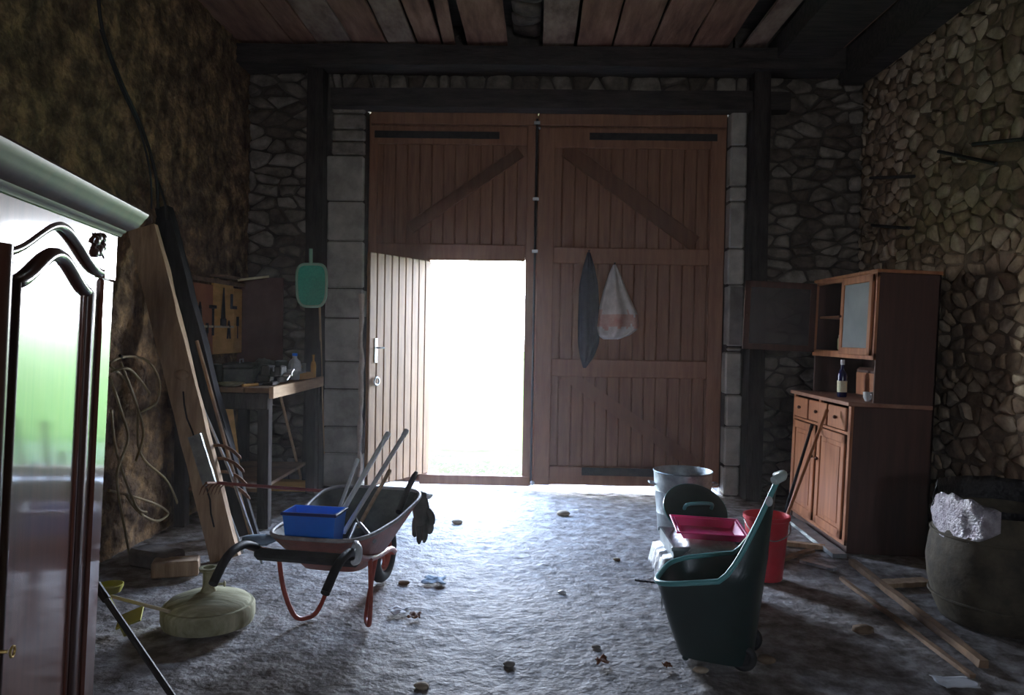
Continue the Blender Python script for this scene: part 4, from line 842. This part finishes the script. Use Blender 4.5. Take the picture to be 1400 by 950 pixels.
# ------------------------------------------------------------------ hutch
HX, HY0, HY1 = 2.36, 5.75, 6.98
hu = thing('kitchen_hutch', 'tall red-brown varnished kitchen cupboard with its upper door hanging open', 'cupboard', (HX, HY0, 0), rot=(0, R(1.6), 0))
LW = HY1 - HY0; CZ = 1.10; UB, UT = 1.48, 2.10; DD = .71                  # local: x back (+), y far (+)
UXf = .16
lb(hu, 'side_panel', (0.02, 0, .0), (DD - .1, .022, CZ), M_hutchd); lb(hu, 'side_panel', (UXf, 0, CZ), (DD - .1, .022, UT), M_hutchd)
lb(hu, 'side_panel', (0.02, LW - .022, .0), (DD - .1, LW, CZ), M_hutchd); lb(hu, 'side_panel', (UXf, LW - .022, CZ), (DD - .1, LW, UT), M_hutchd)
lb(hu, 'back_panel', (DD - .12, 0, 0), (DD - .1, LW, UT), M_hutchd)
lb(hu, 'worktop', (-.03, -.02, CZ), (DD - .12, LW + .02, CZ + .03), M_top)
lb(hu, 'top_board', (UXf - .03, -.02, UT), (DD - .1, LW + .02, UT + .025), M_hutch)
lb(hu, 'shelf', (UXf, .022, UB), (DD - .12, LW - .022, UB + .025), M_hutch); lb(hu, 'shelf', (UXf + .02, .022, UB + .3), (DD - .12, LW - .022, UB + .32), M_hutch)
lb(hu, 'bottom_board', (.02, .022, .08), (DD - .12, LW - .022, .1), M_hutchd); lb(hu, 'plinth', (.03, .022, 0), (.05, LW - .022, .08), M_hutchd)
ff = MB(); ff.box((0, 0, .06), (.022, .045, CZ)); ff.box((0, LW - .045, .06), (.022, LW, CZ)); ff.box((0, .59, .06), (.022, .64, CZ)); ff.box((0, 0, CZ - .22), (.021, LW, CZ - .2)); ff.box((0, 0, .06), (.021, LW, .1)); ff.build('face_frame', M_hutch, hu)
ff = MB(); ff.box((UXf - .02, 0, UB - .02), (UXf, .035, UT)); ff.box((UXf - .02, LW - .035, UB), (UXf, LW, UT)); ff.box((UXf - .02, 0, UB - .03), (UXf, LW, UB + .02)); ff.box((UXf - .02, 0, UT - .03), (UXf, LW, UT)); ff.box((UXf - .02, .6, UB), (UXf, .64, UT)); ff.build('face_frame', M_hutch, hu)
for y0, y1 in ((.045, .40), (.42, .82), (.84, LW - .045)):
    d_ = lb(hu, 'drawer', (-.018, y0 + .006, CZ - .19), (.0, y1 - .006, CZ - .02), M_hutch, .005); q = MB(); q.ball((-.032, (y0 + y1) / 2, CZ - .105), .014); q.build('knob', M_hutchd, d_, smooth=60)
for i, (y0, y1) in enumerate(((.05, .585), (.645, LW - .05))):
    d_ = bpy.data.objects.new('door', None); COL.objects.link(d_); d_.parent = hu
    q = MB(); q.box((-.018, y0, .09), (0, y0 + .06, CZ - .225), bev=.004); q.box((-.018, y1 - .06, .09), (0, y1, CZ - .225), bev=.004); q.box((-.018, y0, .09), (0, y1, .16), bev=.004); q.box((-.018, y0, CZ - .29), (0, y1, CZ - .225), bev=.004); q.build('door_frame', M_hutch, d_)
    q = MB(); q.box((-.008, y0 + .055, .15), (.0, y1 - .055, CZ - .285)); q.box((-.013, y0 + .09, .19), (-.005, y1 - .09, CZ - .325), bev=.004); q.build('door_panel', M_hutch, d_)
    q = MB(); q.ball((-.03, y1 - .03 if i == 0 else y0 + .03, .62), .014); q.build('knob', M_hutchd, d_, smooth=60)
def glazed(par, wdt, m_gl, flip=1):                  # local: hinge at origin, door along +y, outer face -x
    z0, z1 = UB + .0, UT - .01; q = MB(); f_ = .055
    q.box((-.02, 0, z0), (0, f_, z1), bev=.004); q.box((-.02, wdt - f_, z0), (0, wdt, z1), bev=.004); q.box((-.02, 0, z0), (0, wdt, z0 + f_), bev=.004); q.box((-.02, 0, z1 - f_), (0, wdt, z1), bev=.004); q.build('door_frame', M_hutch if flip == 1 else M_hutchd, par)  # open door's frame gets the darker colour for its backlit look
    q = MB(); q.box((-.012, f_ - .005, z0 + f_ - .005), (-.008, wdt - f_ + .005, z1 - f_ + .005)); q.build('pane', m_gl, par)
    q = MB(); q.ball((-.03, wdt - .03, (z0 + z1) / 2), .011); q.build('knob', M_hutchd, par, smooth=60)
dn = bpy.data.objects.new('door', None); COL.objects.link(dn); dn.parent = hu; dn.location = (UXf - .022, .03, 0); glazed(dn, .57, M_glass)
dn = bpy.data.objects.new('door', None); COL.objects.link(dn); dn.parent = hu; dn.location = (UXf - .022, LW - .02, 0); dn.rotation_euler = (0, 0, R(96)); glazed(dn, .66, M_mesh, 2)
dn['label'] = 'open glazed upper door, coloured dark as if seen against the light'
# things in the hutch
t = thing('bottle', 'dark blue bottle with a pale label in the niche of the cupboard', 'bottle', (HX + .16, 6.25, CZ + .03)); q = MB(); q.lathe([(.034, 0), (.037, .01), (.037, .17), (.03, .2), (.013, .23), (.013, .27)], seg=20); q.build('body', mat('dark_blue_glass', (.01, .012, .06), None, 4, .2, 0), t, smooth=40); q = MB(); q.lathe([(.0378, .04), (.0378, .13)], seg=20); q.build('paper_label', mat('cream_label', (.75, .7, .5), None, 4, .7, 0), t, smooth=60); q = MB(); q.lathe([(.016, .26), (.016, .3)], seg=14); q.build('cap', M_white, t, smooth=60)
t = thing('jar', 'small jar on the open upper shelf of the cupboard', 'jar', (HX + .28, 6.55, UB + .025)); q = MB(); q.lathe([(.04, 0), (.045, .01), (.045, .09), (.035, .105)], seg=20); q.build('body', M_cem, t, smooth=40); q = MB(); q.lathe([(.037, .103), (.037, .125)], seg=20); q.build('lid', M_steel, t, smooth=40)
t = thing('cup', 'pale cup at the near end of the cupboard worktop', 'cup', (HX + .2, 5.86, CZ + .03)); q = MB(); q.lathe([(.022, 0), (.035, .03), (.038, .07), (.035, .07), (.03, .02), (.004, .008)], seg=20); q.build('body', M_white, t, smooth=50); q = MB(); q.tube(smooth_path([(0, -.035, .055), (0, -.06, .05), (0, -.058, .025), (0, -.033, .02)], 4), .004, 6); q.build('handle', M_white, t, smooth=50)
t = thing('bread_bin', 'dark red box filling the niche of the cupboard', 'box', (HX + .45, 6.15, CZ + .03)); lb(t, 'body', (-.12, -.25, 0), (.12, .25, .24), M_hutchd, .02); lb(t, 'front_panel', (-.13, -.22, .02), (-.12, .22, .2), M_hutch, .004)

# ------------------------------------------------------------------ drum
br = thing('storage_drum', 'big mottled brown drum at the right edge with film over its rim', 'drum', (2.72, 4.45, 0))
def dw(a_, z): return 1 + .015 * mn.noise(Vector((math.cos(a_) * 2, math.sin(a_) * 2, z * 4)))
q = MB(); prof = [(.29, 0), (.305, .01), (.345, .1), (.372, .22), (.38, .34), (.365, .46), (.335, .56), (.315, .61), (.318, .625), (.32, .64), (.305, .64), (.3, .6), (.35, .45), (.36, .3), (.27, .03), (.01, .02)]
q.lathe(prof, seg=56, wob=dw); q.build('body', M_barrel, br, smooth=40)
for z in (.14, .5): q = MB(); rz = .36 if z < .3 else .356; q.tube([(rz * math.cos(k * math.pi / 28), rz * math.sin(k * math.pi / 28), z) for k in range(56)], .009, 6, closed=True); q.build('hoop', M_barrel, br, smooth=60)
def liner(s_, t, a0, a1, seed, hi, lo):
    a_ = lerp(a0, a1, s_); rr = .318 + .02 * math.sin(t * math.pi) ; up = math.sin(min(1, t * 1.25) * math.pi) * hi
    if t < .5: r_ = lerp(.30, .325, t * 2); z = lerp(.40, .66 + hi, t * 2)
    else: r_ = lerp(.33, .352, (t - .5) * 2); z = lerp(.66 + hi, .64 - lo, (t - .5) * 2)
    nn = mn.noise(Vector((s_ * 9 + seed, t * 6, seed))); return (2.72 + (r_ + .012 * nn) * math.cos(a_), 4.45 + (r_ + .012 * nn) * math.sin(a_), z + .016 * nn * math.sin(math.pi * t))
q = MB(); q.grid(lambda s_, t: liner(s_, t, R(150), R(238), 3, .05 * math.sin(math.pi * s_) + .02, .02 + .16 * s_ * (1.1 - s_) * 3), 40, 18, th=.003); solo(q, 'foil_sheet', M_foil, 'crumpled silvery film folded over the left rim of the brown drum', 'film', smooth=180)
q = MB(); q.grid(lambda s_, t: liner(s_, t, R(-20), R(158), 8, .11, .02), 40, 18, th=.003); solo(q, 'bin_liner', M_liner, 'black bin liner bulging up from the back of the brown drum', 'bag', smooth=180)

# ------------------------------------------------------------------ floor timbers and litter
def lay(px0, py0, px1, py1, w, t, m, label, name='plank', z=.0):
    a_ = fl(px0, py0, z + t / 2); b_ = fl(px1, py1, z + t / 2); return solo(beam_between(a_, b_, t, w, up=(0, 0, 1), jag=.004) if 0 else beam_between(a_, b_, w, t, up=(0, 0, 1), jag=.004), name, m, label, name.replace('_', ' '))
lay(1165, 768, 1345, 908, .045, .04, M_bench, 'long pale timber lying on the floor from the cupboard towards the viewer')
lay(1150, 790, 1330, 925, .03, .02, M_bench, 'darker narrow timber lying just left of the long pale one', name='lath')
lay(1205, 798, 1268, 795, .1, .03, M_plank, 'short board lying on the floor against the foot of the drum', name='short_board')
lay(1085, 712, 1148, 760, .1, .03, M_galv, 'grey board lying along the foot of the cupboard', name='grey_board')
lay(868, 793, 902, 797, .012, .01, M_tar, 'thin dark twig lying left of the green cart', name='twig')
lay(1050, 770, 1110, 752, .05, .02, M_bench, 'dark stick lying right of the red bucket', name='branch')
lay(1072, 742, 1128, 748, .06, .03, M_plank, 'broken light wood piece on the floor before the cupboard doors', name='wood_splinter')
lay(1095, 766, 1142, 778, .05, .02, M_galv, 'grey broken lath on the floor at the near corner of the cupboard', name='broken_lath')
def scrap(px, py, r, m, name, label, cat, seed, h=.02, asp=1.0):
    c = fl(px, py); q = MB(); z0 = hgt(c.x, c.y)
    q.grid(lambda s_, t: (c.x + (s_ - .5) * 2 * r * (1 + .4 * mn.noise(Vector((t * 3, seed, 1)))), c.y + (t - .5) * 2 * r * asp * (1 + .4 * mn.noise(Vector((s_ * 3, seed, 2)))), z0 + .004 + h * (.5 + mn.noise(Vector((s_ * 3.3 + seed, t * 3.3, seed))))), 10, 10, th=.002)
    return solo(q, name, m, label, cat, smooth=180)
scrap(1308, 932, .085, M_paper, 'paper_sheet', 'flat pale sheet of paper on the floor at the bottom right', 'paper', 1.3, .006, .7)
scrap(545, 836, .05, M_paper, 'paper_scrap', 'torn white paper scrap right of the wheelbarrow leg', 'paper', 4.4, .015)
scrap(594, 795, .07, M_bluebag, 'paper_scrap', 'larger crumpled pale scrap on the floor behind the dead leaf', 'paper', 7.1, .018)
scrap(567, 843, .035, M_leaf, 'dead_leaf', 'brown dead leaf beside the torn paper scrap', 'leaf', 2.2, .018)
scrap(823, 908, .03, M_leaf, 'dead_leaf', 'dark dead leaf on the bare floor left of the green cart', 'leaf', 5.2, .02)
scrap(912, 913, .02, M_leaf, 'dead_leaf', 'small dark leaf at the foot of the green cart', 'leaf', 6.2, .02)
for i, (px, py, r, m, lb_) in enumerate([(577, 936, .03, ST_R[1], 'white pebble at the bottom of the floor, nearest the viewer'), (625, 714, .04, ST_R[1], 'pale stone on the floor below the wicket door'), (768, 808, .022, M_white, 'tiny white pebble in the middle of the floor'), (843, 764, .022, ST_R[1], 'small pale pebble right of the middle of the floor'), (552, 797, .03, ST_R[2], 'brown pebble on the floor right of the barrow wheel'), (770, 702, .05, ST_R[1], 'wide pale stone on the floor before the closed door'), (1048, 900, .04, ST_R[2], 'brown pebble in the shadow right of the green cart'), (815, 885, .02, ST_B[0], 'grey pebble left of the green cart foot'), (1180, 862, .05, ST_R[2], 'brown flat stone left of the long floor timbers'), (696, 905, .025, ST_B[1], 'pale grey pebble low in the middle of the floor')]):
    c = fl(px, py); q = MB(); q.ball((0, 0, 0), r, 1.2, .9, .5, 10); q.v = [Vector(v) * (1 + .25 * mn.noise(Vector(v) * 40 + Vector((i, 0, 0)))) + Vector((c.x, c.y, r * .25 + hgt(c.x, c.y) - .008)) for v in q.v]; solo(q, 'pebble', m, lb_, 'stone', smooth=60)
# iron pins in the right wall
for i, (a_, b_, lb_) in enumerate([((1283, 207), (1362, 224), 'dark iron rod sticking out of the right wall, longest and highest'), ((1190, 243), (1250, 241), 'dark iron rod in the right wall above the cupboard, second from the top'), ((1192, 308), (1243, 312), 'dark iron rod in the right wall closest above the cupboard'), ((1330, 197), (1400, 190), 'dark iron rod high in the right wall at the edge of view')]):
    q = MB(); q.tube([atx(*a_, XR - .08), atx(*b_, XR - .03)], .014, 7); q.tube([atx(*b_, XR - .03), atx(*b_, XR + .02)], .012, 6); solo(q, 'iron_rod', M_iron, lb_, 'rod')

hm = bpy.data.materials.new('glow_haze'); hm.use_nodes = True; t_ = hm.node_tree; t_.nodes.clear()
vs_ = t_.nodes.new('ShaderNodeVolumeScatter'); vs_.inputs['Density'].default_value = .0033; vs_.inputs['Anisotropy'].default_value = .6; vs_.inputs['Color'].default_value = (1, .95, .93, 1)  # scattering volume added to imitate lens veiling and lifted blacks
ou = t_.nodes.new('ShaderNodeOutputMaterial'); t_.links.new(vs_.outputs[0], ou.inputs['Volume'])
q = MB(); q.box((XL + .002, YR + .002, .004), (XR - .002, YB + .11, ZC + .28)); o = q.build('glow_haze', hm); tag(o, 'faint haze volume added to imitate lens glow in the barn', 'haze', kind='stuff')

GR = {'metal_tube': 'tubes standing in the wheelbarrow', 'pebble': 'pebbles on the barn floor', 'iron_rod': 'iron rods in the right wall', 'dead_leaf': 'dead leaves on the floor', 'tin': 'tins on the workbench', 'broom_handle': 'wooden handles leaning about', 'paper_scrap': 'paper scraps on the floor', 'screwdriver': 'screwdrivers on the tool panel', 'hammer': 'hammers on the tool panel', 'pliers': 'pliers on the tool panel', 'rag_heap': 'rags on the workbench', 'bottle': 'bottles in the barn'}
for o in COL.objects:
    if o.parent is None and o.name.split('.')[0] in GR and 'label' in o: o['group'] = GR[o.name.split('.')[0]]
